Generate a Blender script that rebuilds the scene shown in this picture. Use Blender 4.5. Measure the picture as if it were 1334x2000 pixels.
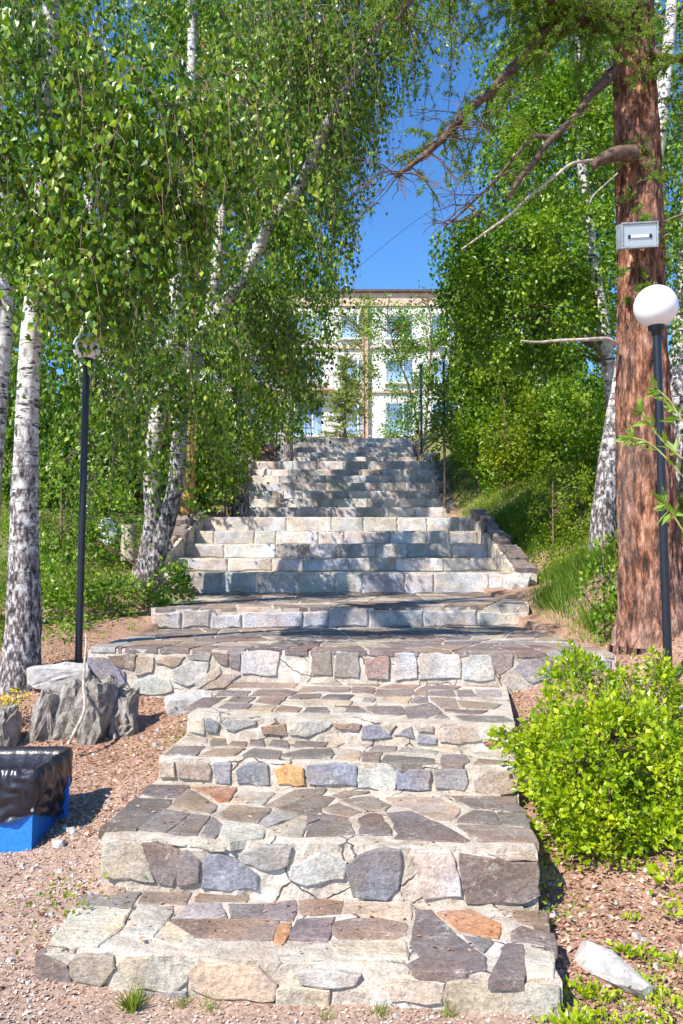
import bpy, bmesh, math, random
import numpy as np
from mathutils import Vector, Matrix, noise as mnoise

for o in list(bpy.data.objects):
    bpy.data.objects.remove(o)
sc = bpy.context.scene
COL = sc.collection
R = math.radians
random.seed(7)
rng = np.random.default_rng(11)

# ------------------------------------------------------------------ camera, sky, sun, exposure
FPX = 1600.0                      # focal length in pixels of the 1334 x 2000 photograph
PITCH = math.atan(110.0 / FPX)
EYE = Vector((0.0, 0.0, 1.6))
cam_d = bpy.data.cameras.new('camera')
cam_d.sensor_fit = 'VERTICAL'
cam_d.sensor_height = 36.0
cam_d.lens = 36.0 * FPX / 2000.0
cam_d.clip_start = 0.05
cam_d.clip_end = 2000.0
cam = bpy.data.objects.new('camera', cam_d)
COL.objects.link(cam)
cam.location = EYE
cam.rotation_euler = (R(90) + PITCH, 0, 0)
sc.camera = cam

TOSUN = Vector((-0.68, -0.74, 1.0)).normalized()
wd = bpy.data.worlds.new('World')
sc.world = wd
wd.use_nodes = True
wn = wd.node_tree
for n in list(wn.nodes):
    wn.nodes.remove(n)
wo = wn.nodes.new('ShaderNodeOutputWorld')
wb = wn.nodes.new('ShaderNodeBackground')
sk = wn.nodes.new('ShaderNodeTexSky')
sk.sky_type = 'NISHITA'
sk.sun_disc = False
sk.sun_elevation = math.asin(TOSUN.z)
sk.sun_rotation = math.atan2(TOSUN.x, TOSUN.y)
sk.altitude = 1500
sk.air_density = 1.0
sk.dust_density = 0.2
sk.ozone_density = 6.0
wb.inputs[1].default_value = 0.15
hs_ = wn.nodes.new('ShaderNodeHueSaturation')
hs_.inputs['Saturation'].default_value = 1.14
wn.links.new(sk.outputs[0], hs_.inputs['Color'])
wn.links.new(hs_.outputs[0], wb.inputs[0])
wn.links.new(wb.outputs[0], wo.inputs[0])

sun_d = bpy.data.lights.new('sun', 'SUN')
sun_d.energy = 4.6
sun_d.angle = R(0.53)
sun_d.color = (1.0, 0.95, 0.86)
sun = bpy.data.objects.new('sun', sun_d)
COL.objects.link(sun)
sun.rotation_euler = (-TOSUN).to_track_quat('-Z', 'Y').to_euler()
sun.location = (-20, -20, 30)

sc.view_settings.view_transform = 'Standard'
sc.view_settings.look = 'None'
sc.view_settings.gamma = 1.0
sc.view_settings.exposure = 0.85
sc.view_settings.use_curve_mapping = False
sc.render.engine = 'CYCLES'
sc.cycles.max_bounces = 5
sc.cycles.diffuse_bounces = 2
sc.cycles.glossy_bounces = 2
sc.cycles.transmission_bounces = 4
sc.cycles.transparent_max_bounces = 6
sc.cycles.sample_clamp_indirect = 6.0

# ------------------------------------------------------------------ pixel -> place helpers (positions measured in the photograph)
CP, SP = math.cos(PITCH), math.sin(PITCH)


def ray(u, v):
    a, b = (u - 667.0) / FPX, -(v - 1000.0) / FPX
    return Vector((a, CP - b * SP, SP + b * CP))


def on_z(u, v, z):
    d = ray(u, v)
    return EYE + d * ((z - EYE.z) / d.z)


def on_d(u, v, dist):
    d = ray(u, v)
    return EYE + d * (dist / d.y)


def on_plane(u, v, p, n):
    d = ray(u, v)
    return EYE + d * ((p - EYE).dot(n) / d.dot(n))


def project(P):
    Q = np.asarray(P, float) - np.array([0, 0, 1.6])
    z = Q[..., 1] * CP + Q[..., 2] * SP
    y = -Q[..., 1] * SP + Q[..., 2] * CP
    z = np.maximum(z, 1e-3)
    return np.stack([667 + FPX * Q[..., 0] / z, 1000 - FPX * y / z], -1)


def in_poly(pts, poly):
    x, y = pts[..., 0], pts[..., 1]
    inside = np.zeros(x.shape, bool)
    n = len(poly)
    for i in range(n):
        x1, y1 = poly[i]
        x2, y2 = poly[(i + 1) % n]
        c = ((y1 > y) != (y2 > y)) & (x < (x2 - x1) * (y - y1) / ((y2 - y1) or 1e-9) + x1)
        inside ^= c
    return inside


# ------------------------------------------------------------------ object helpers
def tag(o, label=None, cat=None, group=None, kind=None):
    if label:
        o['label'] = label
    if cat:
        o['category'] = cat
    if group:
        o['group'] = group
    if kind:
        o['kind'] = kind
    return o


def empty(name, loc, label=None, cat=None, group=None):
    o = bpy.data.objects.new(name, None)
    o.empty_display_size = 0.2
    COL.objects.link(o)
    o.location = loc
    return tag(o, label, cat, group)


def link(name, me, mat, parent=None):
    o = bpy.data.objects.new(name, me)
    COL.objects.link(o)
    if mat is not None and len(me.materials) == 0:
        me.materials.append(mat)
    if parent is not None:
        bpy_parent(o, parent)
    return o


def world_loc(o):
    v = Vector(o.location)
    while o.parent is not None:
        o = o.parent
        v = v + Vector(o.location)
    return v


def bpy_parent(o, parent):
    """parents hold only translations here: keep world coordinates of the child"""
    o.parent = parent
    o.location = Vector(o.location) - world_loc(parent)


def np_mesh(name, V, F, tint=None, smooth=False):
    V = np.ascontiguousarray(V, np.float32)
    F = np.ascontiguousarray(F, np.int32)
    m, k = F.shape
    me = bpy.data.meshes.new(name)
    me.vertices.add(len(V))
    me.vertices.foreach_set('co', V.ravel())
    me.loops.add(m * k)
    me.loops.foreach_set('vertex_index', F.ravel())
    me.polygons.add(m)
    me.polygons.foreach_set('loop_start', np.arange(0, m * k, k, dtype=np.int32))
    me.polygons.foreach_set('use_smooth', np.full(m, smooth, bool))
    me.update(calc_edges=True)
    if tint is not None:
        a = me.attributes.new('tint', 'FLOAT', 'FACE')
        a.data.foreach_set('value', np.ascontiguousarray(tint, np.float32))
    return me


class MB:
    """collects quads"""
    def __init__(self):
        self.V, self.F, self.n = [], [], 0

    def add(self, V, F):
        self.V.append(np.asarray(V, float).reshape(-1, 3))
        self.F.append(np.asarray(F, int).reshape(-1, 4) + self.n)
        self.n += len(self.V[-1])
        return self

    def tube(self, path, radii, seg=8, cap=True, wob=None):
        P = np.asarray(path, float)
        r = np.broadcast_to(np.asarray(radii, float), (len(P),))
        T = np.gradient(P, axis=0)
        T /= np.linalg.norm(T, axis=1)[:, None] + 1e-12
        ref = np.array([0, 1.0, 0]) if abs(T[0][1]) < 0.9 else np.array([1.0, 0, 0])
        N = np.zeros_like(P)
        n = ref - T[0] * ref.dot(T[0])
        n /= np.linalg.norm(n)
        for i in range(len(P)):
            n = n - T[i] * n.dot(T[i])
            n /= np.linalg.norm(n) + 1e-12
            N[i] = n
        B = np.cross(T, N)
        a = np.linspace(0, 2 * np.pi, seg, endpoint=False)
        ring = N[:, None, :] * np.cos(a)[None, :, None] + B[:, None, :] * np.sin(a)[None, :, None]
        rr = r[:, None] * np.ones((1, seg))
        if wob is not None:
            rr = rr * wob(P, a)
        V = P[:, None, :] + ring * rr[..., None]
        k = len(P)
        i, j = np.meshgrid(np.arange(k - 1), np.arange(seg), indexing='ij')
        j2 = (j + 1) % seg
        F = np.stack([i * seg + j, i * seg + j2, (i + 1) * seg + j2, (i + 1) * seg + j], -1)
        self.add(V, F)
        if cap:
            for e, base in ((0, 0), (k - 1, (k - 1) * seg)):
                c = P[e]
                ringi = V[e]
                VV = np.vstack([ringi, c[None]])
                idx = np.arange(seg)
                if seg % 2 == 0:
                    FF = np.stack([np.full(seg // 2, seg), idx[0::2], idx[1::2], (idx[1::2] + 1) % seg], -1)
                    if e == 0:
                        FF = FF[:, ::-1]
                    self.add(VV, FF)
        return self

    def box(self, c, s, rot=None):
        h = np.array([[-1, -1, -1], [1, -1, -1], [1, 1, -1], [-1, 1, -1], [-1, -1, 1], [1, -1, 1], [1, 1, 1], [-1, 1, 1]], float) * 0.5 * np.asarray(s, float)
        if rot is not None:
            h = h @ np.array(rot).T
        F = [[0, 3, 2, 1], [4, 5, 6, 7], [0, 1, 5, 4], [1, 2, 6, 5], [2, 3, 7, 6], [3, 0, 4, 7]]
        return self.add(h + np.asarray(c, float), F)

    def build(self, name, mat, parent=None, smooth=False, origin=None):
        V = np.vstack(self.V)
        F = np.vstack(self.F)
        org = np.zeros(3)
        if origin is not None:
            org = np.asarray(origin, float)
        elif parent is not None:
            org = np.array(world_loc(parent))
        me = np_mesh(name, V - org, F, smooth=smooth)
        o = bpy.data.objects.new(name, me)
        COL.objects.link(o)
        me.materials.append(mat)
        o.location = org
        if parent is not None:
            bpy_parent(o, parent)
        return o


def place(name, me, mat, origin, parent=None):
    """mesh already relative to origin"""
    o = bpy.data.objects.new(name, me)
    COL.objects.link(o)
    if len(me.materials) == 0:
        me.materials.append(mat)
    o.location = origin
    if parent is not None:
        bpy_parent(o, parent)
    return o


# ------------------------------------------------------------------ materials
def mat(name):
    m = bpy.data.materials.new(name)
    m.use_nodes = True
    nt = m.node_tree
    for n in list(nt.nodes):
        nt.nodes.remove(n)
    out = nt.nodes.new('ShaderNodeOutputMaterial')
    return m, nt, out


class NT:
    def __init__(self, name):
        self.m, self.nt, self.out = mat(name)
        self.L = self.nt.links.new

    def n(self, t, **kw):
        nd = self.nt.nodes.new('ShaderNode' + t)
        for k, v in kw.items():
            if k in nd.inputs:
                nd.inputs[k].default_value = v
            else:
                setattr(nd, k, v)
        return nd

    def coord(self, kind='Object', scale=(1, 1, 1)):
        tc = self.n('TexCoord')
        mp = self.n('Mapping')
        mp.inputs['Scale'].default_value = scale
        self.L(tc.outputs[kind], mp.inputs[0])
        return mp.outputs[0]

    def noise(self, vec, scale, detail=4, rough=0.6):
        nd = self.n('TexNoise', Scale=scale, Detail=detail, Roughness=rough)
        self.L(vec, nd.inputs['Vector'])
        return nd.outputs['Fac']

    def ramp(self, fac, stops, interp='LINEAR'):
        nd = self.n('ValToRGB')
        cr = nd.color_ramp
        cr.interpolation = interp
        while len(cr.elements) < len(stops):
            cr.elements.new(0.5)
        for e, (p, c) in zip(cr.elements, stops):
            e.position = p
            e.color = (*c, 1) if len(c) == 3 else c
        self.L(fac, nd.inputs[0])
        return nd.outputs[0]

    def mix(self, fac, a, b, blend='MIX'):
        nd = self.n('MixRGB', blend_type=blend)
        for i, x in ((0, fac), (1, a), (2, b)):
            if hasattr(x, 'is_output') or hasattr(x, 'links'):
                self.L(x, nd.inputs[i])
            else:
                nd.inputs[i].default_value = x if i == 0 else ((*x, 1) if len(x) == 3 else x)
        return nd.outputs[0]

    def math(self, op, a, b=0.0):
        nd = self.n('Math', operation=op)
        for i, x in ((0, a), (1, b)):
            if hasattr(x, 'links'):
                self.L(x, nd.inputs[i])
            else:
                nd.inputs[i].default_value = x
        return nd.outputs[0]

    def bsdf(self, color, rough=0.7, spec=0.4, bump=None, strength=0.4, dist=0.01, **kw):
        b = self.n('BsdfPrincipled')
        if hasattr(color, 'links'):
            self.L(color, b.inputs['Base Color'])
        else:
            b.inputs['Base Color'].default_value = (*color, 1)
        if hasattr(rough, 'links'):
            self.L(rough, b.inputs['Roughness'])
        else:
            b.inputs['Roughness'].default_value = rough
        b.inputs['Specular IOR Level'].default_value = spec
        for k, v in kw.items():
            b.inputs[k.replace('_', ' ')].default_value = v
        if bump is not None:
            bp = self.n('Bump', Strength=strength, Distance=dist)
            self.L(bump, bp.inputs['Height'])
            self.L(bp.outputs[0], b.inputs['Normal'])
        self.L(b.outputs[0], self.out.inputs[0])
        return b


def simple(name, color, rough=0.6, spec=0.4, nscale=20, var=0.12, bump=0.2, dist=0.004, **kw):
    t = NT(name)
    v = t.coord()
    nz = t.noise(v, nscale)
    lo = tuple(c * (1 - var * 2) for c in color)
    hi = tuple(min(1, c * (1 + var * 2)) for c in color)
    c = t.ramp(nz, [(0.3, lo), (0.7, hi)])
    t.bsdf(c, rough, spec, nz, bump, dist, **kw)
    return t.m


# stone: colour of the piece comes from the object's colour
def stone_material():
    t = NT('stone_slate')
    tc = t.n('TexCoord')
    oi = t.n('ObjectInfo')
    off = t.n('VectorMath', operation='MULTIPLY_ADD')
    t.L(tc.outputs['Object'], off.inputs[0])
    off.inputs[1].default_value = (1, 1, 1)
    sc_ = t.n('VectorMath', operation='SCALE')
    sc_.inputs[0].default_value = (37, 19, 53)
    t.L(oi.outputs['Random'], sc_.inputs['Scale'])
    t.L(sc_.outputs[0], off.inputs[2])
    v = off.outputs[0]
    st = t.n('Mapping')
    st.inputs['Rotation'].default_value = (0.2, 0.3, 0.5)
    st.inputs['Scale'].default_value = (3, 14, 14)
    t.L(v, st.inputs[0])
    big = t.noise(v, 5, 5, 0.6)
    streak = t.noise(st.outputs[0], 1.6, 6, 0.65)
    fine = t.noise(v, 55, 4, 0.7)
    pit = t.noise(v, 17, 6, 0.75)
    val = t.math('ADD', t.math('ADD', t.math('MULTIPLY', big, 0.45), t.math('MULTIPLY', streak, 0.32)), t.math('MULTIPLY', pit, 0.38))
    br = t.ramp(val, [(0.3, (0.5, 0.5, 0.52)), (0.58, (1, 1, 1)), (0.85, (1.45, 1.38, 1.3))])
    c = t.mix(1.0, oi.outputs['Color'], br, 'MULTIPLY')
    tint = t.ramp(t.noise(v, 3.1, 3, 0.5), [(0.42, (1, 1, 1)), (0.62, (1.18, 0.98, 0.8))])
    c = t.mix(0.8, c, tint, 'MULTIPLY')
    sp = t.ramp(fine, [(0.36, (0.55, 0.54, 0.53)), (0.58, (1.10, 1.10, 1.10))])
    c = t.mix(0.7, c, sp, 'MULTIPLY')
    # smears of pale mortar left on the face
    sm = t.math('ADD', t.math('MULTIPLY', t.noise(v, 7, 6, 0.75), 0.75), t.math('MULTIPLY', fine, 0.25))
    smf = t.ramp(sm, [(0.565, (0, 0, 0)), (0.64, (1, 1, 1))])
    c = t.mix(t.math('MULTIPLY', smf, 0.75), c, (0.58, 0.53, 0.47))
    stn = t.ramp(t.noise(v, 2.2, 6, 0.7), [(0.40, (0.62, 0.58, 0.54)), (0.56, (1.05, 1.04, 1.02))])
    c = t.mix(0.75, c, stn, 'MULTIPLY')
    # lichen and dirt specks
    lf = t.ramp(t.noise(v, 26, 3, 0.6), [(0.66, (0, 0, 0)), (0.72, (1, 1, 1))])
    c = t.mix(t.math('MULTIPLY', lf, 0.5), c, (0.12, 0.10, 0.09))
    h = t.math('ADD', t.math('ADD', t.math('MULTIPLY', streak, 0.4), t.math('MULTIPLY', fine, 0.5)), t.math('MULTIPLY', pit, 0.7))
    t.bsdf(c, 0.8, 0.25, h, 0.9, 0.016)
    return t.m


def mortar_material():
    t = NT('mortar_cream')
    v = t.coord()
    big = t.noise(v, 3.2, 5, 0.65)
    mid = t.noise(v, 18, 5, 0.7)
    fine = t.noise(v, 95, 4, 0.75)
    c = t.ramp(big, [(0.28, (0.42, 0.34, 0.26)), (0.5, (0.58, 0.51, 0.43)), (0.72, (0.68, 0.63, 0.57))])
    c = t.mix(0.6, c, t.ramp(mid, [(0.32, (0.62, 0.56, 0.50)), (0.6, (1.08, 1.06, 1.03))]), 'MULTIPLY')
    c = t.mix(0.7, c, t.ramp(fine, [(0.36, (0.55, 0.5, 0.47)), (0.52, (1.05, 1.04, 1.03))]), 'MULTIPLY')
    wp = t.ramp(t.noise(v, 4.5, 4, 0.6), [(0.58, (0, 0, 0)), (0.66, (1, 1, 1))])
    c = t.mix(t.math('MULTIPLY', wp, 0.55), c, (0.68, 0.65, 0.62))
    # hairline cracks
    wv = t.n('MixRGB')
    wv.inputs[0].default_value = 0.12
    nz = t.n('TexNoise', Scale=6.0, Detail=4)
    t.L(v, nz.inputs['Vector'])
    t.L(v, wv.inputs[1])
    t.L(nz.outputs['Color'], wv.inputs[2])
    vo = t.n('TexVoronoi', feature='DISTANCE_TO_EDGE', Scale=4.2)
    t.L(wv.outputs[0], vo.inputs['Vector'])
    ck = t.ramp(vo.outputs['Distance'], [(0.0, (1, 1, 1)), (0.022, (0, 0, 0))])
    ckm = t.math('MULTIPLY', ck, t.ramp(t.noise(v, 2.4, 3, 0.6), [(0.47, (0, 0, 0)), (0.56, (1, 1, 1))]))
    c = t.mix(ckm, c, (0.09, 0.07, 0.06))
    h = t.math('ADD', t.math('MULTIPLY', mid, 1.0), t.math('MULTIPLY', fine, 0.6))
    h = t.math('SUBTRACT', h, t.math('MULTIPLY', ckm, 0.8))
    t.bsdf(c, 0.9, 0.2, h, 0.8, 0.015)
    return t.m


def leaf_material(name, dark, mid, light, trans=0.35, rough=0.42, spec=0.45, tcol=None):
    t = NT(name)
    at = t.n('Attribute', attribute_name='tint')
    c = t.ramp(at.outputs['Fac'], [(0.0, dark), (0.5, mid), (1.0, light)])
    b = t.n('BsdfPrincipled')
    t.L(c, b.inputs['Base Color'])
    b.inputs['Roughness'].default_value = rough
    b.inputs['Specular IOR Level'].default_value = spec
    tr = t.n('BsdfTranslucent')
    if tcol is None:
        tcol = (1.3, 1.4, 0.5)
    t.L(t.mix(1.0, c, tcol, 'MULTIPLY'), tr.inputs[0])
    mx = t.n('MixShader')
    mx.inputs[0].default_value = trans
    t.L(b.outputs[0], mx.inputs[1])
    t.L(tr.outputs[0], mx.inputs[2])
    t.L(mx.outputs[0], t.out.inputs[0])
    return t.m


def birch_bark():
    t = NT('birch_bark')
    tc = t.n('TexCoord')
    mp = t.n('Mapping')
    mp.inputs['Scale'].default_value = (6, 6, 26)
    t.L(tc.outputs['Object'], mp.inputs[0])
    mk = t.noise(mp.outputs[0], 1.0, 5, 0.7)
    mp2 = t.n('Mapping')
    mp2.inputs['Scale'].default_value = (14, 14, 9)
    t.L(tc.outputs['Object'], mp2.inputs[0])
    pt = t.noise(mp2.outputs[0], 1.0, 5, 0.6)
    mp3 = t.n('Mapping')
    mp3.inputs['Scale'].default_value = (30, 30, 13)
    t.L(tc.outputs['Object'], mp3.inputs[0])
    fis = t.noise(mp3.outputs[0], 1.0, 6, 0.7)
    sp = t.n('SeparateXYZ')
    t.L(tc.outputs['Object'], sp.inputs[0])
    # rough black bark at the foot of the trunk, white paper above
    hgt = t.math('MULTIPLY', sp.outputs['Z'], 0.27)
    low = t.ramp(t.math('ADD', hgt, t.math('MULTIPLY', t.math('SUBTRACT', pt, 0.5), 1.7)), [(0.30, (1, 1, 1)), (0.62, (0, 0, 0))])
    white = t.ramp(pt, [(0.3, (0.40, 0.36, 0.33)), (0.6, (0.70, 0.67, 0.64))])
    marks = t.ramp(t.math('ADD', mk, t.math('MULTIPLY', t.math('SUBTRACT', pt, 0.5), 0.35)), [(0.53, (0, 0, 0)), (0.60, (1, 1, 1))])
    c = t.mix(marks, white, (0.055, 0.05, 0.05))
    rough_c = t.ramp(fis, [(0.40, (0.03, 0.026, 0.026)), (0.5, (0.13, 0.11, 0.11)), (0.60, (0.50, 0.45, 0.43))])
    c = t.mix(low, c, rough_c)
    t.bsdf(c, 0.75, 0.25, t.math('ADD', mk, fis), 0.5, 0.02)
    return t.m


def larch_bark():
    t = NT('larch_bark')
    v = t.coord('Object', (20, 20, 5))
    a = t.noise(v, 1.3, 6, 0.7)
    vo = t.n('TexVoronoi', feature='DISTANCE_TO_EDGE', Scale=1.6)
    mixv = t.n('MixRGB')
    nz = t.n('TexNoise', Scale=1.5, Detail=3)
    t.L(v, nz.inputs['Vector'])
    mixv.inputs[0].default_value = 0.25
    t.L(v, mixv.inputs[1])
    t.L(nz.outputs['Color'], mixv.inputs[2])
    t.L(mixv.outputs[0], vo.inputs['Vector'])
    pm = t.noise(t.coord('Object', (11, 11, 4.5)), 1.0, 6, 0.72)
    c = t.ramp(t.math('ADD', t.math('MULTIPLY', a, 0.55), t.math('MULTIPLY', pm, 0.45)), [(0.40, (0.028, 0.016, 0.013)), (0.475, (0.15, 0.062, 0.036)), (0.55, (0.38, 0.175, 0.10)), (0.66, (0.66, 0.44, 0.32))])  # mottled bark; dark share widened to paint in some leaf shade
    crack = t.ramp(vo.outputs['Distance'], [(0.0, (0.35, 0.3, 0.3)), (0.07, (1, 1, 1))])
    c = t.mix(0.22, c, crack, 'MULTIPLY')
    sp = t.n('SeparateXYZ')
    tc = t.n('TexCoord')
    t.L(tc.outputs['Object'], sp.inputs[0])
    big = t.noise(t.coord('Object', (3, 3, 1.4)), 1.0, 4, 0.6)
    grey = t.ramp(t.math('SUBTRACT', big, t.math('MULTIPLY', sp.outputs['Z'], 0.05)), [(0.34, (0, 0, 0)), (0.58, (1, 1, 1))])
    c = t.mix(t.math('MULTIPLY', grey, 0.42), c, t.ramp(a, [(0.3, (0.05, 0.045, 0.045)), (0.7, (0.34, 0.28, 0.26))]))  # greyer bark patches, contrast also painted in for dappled leaf shadow
    h = t.math('ADD', a, t.math('MULTIPLY', crack, 0.2))
    t.bsdf(c, 0.85, 0.2, h, 0.9, 0.03)
    return t.m


def ground_material():
    t = NT('ground_litter')
    v = t.coord()
    big = t.noise(v, 0.55, 4, 0.6)
    mid = t.noise(v, 5, 5, 0.7)
    fine = t.noise(v, 60, 5, 0.75)
    c = t.ramp(fine, [(0.3, (0.16, 0.085, 0.055)), (0.48, (0.42, 0.26, 0.18)), (0.7, (0.66, 0.48, 0.38))])
    c = t.mix(0.55, c, t.ramp(mid, [(0.3, (0.55, 0.42, 0.36)), (0.65, (1.15, 1.1, 1.06))]), 'MULTIPLY')
    lx_ = t.n('SeparateXYZ')
    t.L(v, lx_.inputs[0])
    pale = t.ramp(t.math('ADD', t.math('MULTIPLY', lx_.outputs['X'], -0.25), t.math('ADD', t.math('MULTIPLY', lx_.outputs['Y'], -0.3), 1.25)), [(0.0, (0, 0, 0)), (0.2, (1, 1, 1))])
    c = t.mix(t.math('MULTIPLY', pale, 0.28), c, t.ramp(fine, [(0.3, (0.34, 0.26, 0.21)), (0.6, (0.70, 0.59, 0.51))]))
    # soil under grass away from the steps
    g = t.n('Attribute', attribute_name='grass')
    gc = t.ramp(mid, [(0.3, (0.06, 0.085, 0.02)), (0.6, (0.16, 0.2, 0.05)), (0.75, (0.26, 0.22, 0.12))])
    c = t.mix(g.outputs['Fac'], c, gc)
    t.bsdf(c, 0.95, 0.15, t.math('ADD', fine, mid), 0.7, 0.03)
    return t.m


M = {}
M['stone'] = stone_material()
M['mortar'] = mortar_material()
M['birch'] = birch_bark()
M['larch'] = larch_bark()
M['ground'] = ground_material()
M['leaf_birch'] = leaf_material('birch_leaf', (0.028, 0.085, 0.004), (0.14, 0.27, 0.009), (0.42, 0.51, 0.07), 0.34, 0.34, 0.5)
M['leaf_dark'] = leaf_material('back_leaf', (0.025, 0.078, 0.005), (0.105, 0.215, 0.010), (0.28, 0.38, 0.04), 0.35, 0.45, 0.4)
M['leaf_right'] = leaf_material('poplar_leaf', (0.03, 0.092, 0.004), (0.145, 0.28, 0.009), (0.38, 0.48, 0.05), 0.35, 0.40, 0.5)
M['leaf_yellow'] = leaf_material('yellow_leaf', (0.09, 0.16, 0.008), (0.19, 0.27, 0.012), (0.32, 0.36, 0.025), 0.38, 0.45, 0.4)
M['leaf_bush'] = leaf_material('bush_leaf', (0.12, 0.23, 0.005), (0.33, 0.44, 0.009), (0.58, 0.58, 0.03), 0.36, 0.36, 0.5)
M['needle'] = leaf_material('larch_needle', (0.05, 0.13, 0.01), (0.15, 0.27, 0.018), (0.32, 0.42, 0.04), 0.4, 0.5, 0.3)
M['spruce'] = leaf_material('spruce_needle', (0.12, 0.17, 0.04), (0.24, 0.30, 0.07), (0.40, 0.43, 0.11), 0.3, 0.5, 0.3)
M['grass'] = leaf_material('grass_blade', (0.05, 0.12, 0.012), (0.13, 0.23, 0.02), (0.30, 0.34, 0.06), 0.4, 0.5, 0.3)
M['willow'] = leaf_material('willow_leaf', (0.12, 0.22, 0.02), (0.22, 0.34, 0.04), (0.34, 0.45, 0.08), 0.4, 0.4, 0.4)
M['chips'] = leaf_material('dry_leaf_litter', (0.15, 0.065, 0.04), (0.46, 0.25, 0.16), (0.76, 0.58, 0.46), 0.1, 0.8, 0.2, (1, 1, 1))
M['gravel'] = leaf_material('gravel_bits', (0.18, 0.11, 0.085), (0.46, 0.34, 0.27), (0.74, 0.64, 0.57), 0.0, 0.85, 0.2, (1, 1, 1))
M['flower'] = leaf_material('yellow_petals', (0.6, 0.42, 0.01), (0.75, 0.56, 0.01), (0.85, 0.68, 0.03), 0.25, 0.5, 0.3)
M['twig'] = simple('twig_bark', (0.17, 0.115, 0.08), 0.8, 0.2, 30, 0.25)
M['branch_dark'] = simple('larch_branch_bark', (0.115, 0.075, 0.055), 0.85, 0.2, 25, 0.3, 0.5, 0.01)
M['branch_pale'] = simple('pale_branch_bark', (0.42, 0.35, 0.28), 0.8, 0.2, 25, 0.25)
M['pine'] = simple('orange_pine_bark', (0.50, 0.24, 0.09), 0.8, 0.2, 9, 0.3, 0.6, 0.02)
M['rock'] = None
M['pole'] = simple('painted_steel_black', (0.012, 0.015, 0.022), 0.36, 0.4, 60, 0.2, 0.1, 0.001)
M['blue'] = simple('blue_paint', (0.02, 0.19, 0.62), 0.42, 0.5, 70, 0.12, 0.35, 0.002)
M['steel'] = simple('galvanised_steel', (0.42, 0.47, 0.50), 0.45, 0.5, 12, 0.12, 0.1, 0.002, Metallic=0.5)


def rock_material():
    t = NT('weathered_rock')
    v = t.coord('Object', (1, 1, 0.7))
    a = t.noise(v, 17, 6, 0.75)
    b = t.noise(v, 4, 4, 0.6)
    c = t.ramp(a, [(0.32, (0.075, 0.062, 0.052)), (0.48, (0.26, 0.225, 0.195)), (0.66, (0.48, 0.435, 0.39))])
    c = t.mix(t.ramp(b, [(0.58, (0, 0, 0)), (0.7, (0.6, 0.6, 0.6))]), c, (0.25, 0.27, 0.16))
    t.bsdf(c, 0.9, 0.2, a, 0.9, 0.03)
    return t.m


M['rock'] = rock_material()


def pale_rock():
    t = NT('pale_rock')
    v = t.coord()
    a = t.noise(v, 16, 6, 0.7)
    c = t.ramp(a, [(0.3, (0.26, 0.235, 0.215)), (0.55, (0.48, 0.45, 0.42)), (0.75, (0.62, 0.595, 0.57))])
    t.bsdf(c, 0.9, 0.2, a, 0.7, 0.02)
    return t.m


M['pale_rock'] = pale_rock()


def globe_mat():
    t = NT('opal_globe')
    v = t.coord()
    nz = t.noise(v, 6, 4, 0.6)
    c = t.ramp(nz, [(0.25, (0.70, 0.69, 0.67)), (0.5, (0.82, 0.82, 0.81))])
    b = t.bsdf(c, 0.22, 0.5)
    b.inputs['Subsurface Weight'].default_value = 0.35
    b.inputs['Subsurface Radius'].default_value = (0.05, 0.05, 0.05)
    b.inputs['Subsurface Scale'].default_value = 1.0
    return t.m


M['globe'] = globe_mat()


def bag_mat():
    t = NT('black_polythene')
    v = t.coord()
    nz = t.noise(v, 12, 3, 0.5)
    t.bsdf((0.020, 0.019, 0.027), 0.33, 0.5, t.math('ADD', nz, t.noise(v, 30, 2, 0.5)), 0.25, 0.012)
    return t.m


M['bag'] = bag_mat()


def glass_mat():
    t = NT('window_glass')
    v = t.coord()
    nz = t.noise(v, 0.7, 2, 0.5)
    c = t.ramp(nz, [(0.4, (0.10, 0.16, 0.25)), (0.6, (0.30, 0.42, 0.55))])
    t.bsdf(c, 0.08, 0.8)
    return t.m


M['glass'] = glass_mat()
M['wall_cream'] = simple('cream_render', (0.64, 0.60, 0.575), 0.9, 0.2, 1.2, 0.06, 0.1, 0.01)
M['wall_pink'] = simple('pink_frieze', (0.62, 0.42, 0.34), 0.9, 0.2, 1.5, 0.08)
M['brick_or'] = simple('orange_brick', (0.52, 0.33, 0.23), 0.9, 0.2, 6, 0.2)
M['roof_dark'] = simple('dark_roof_edge', (0.10, 0.075, 0.07), 0.7, 0.3, 4, 0.1)
M['white_paint'] = simple('white_paint', (0.78, 0.77, 0.76), 0.6, 0.4, 5, 0.05)
M['rail_blue'] = simple('blue_rail_paint', (0.10, 0.16, 0.30), 0.5, 0.4, 8, 0.1)

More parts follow.
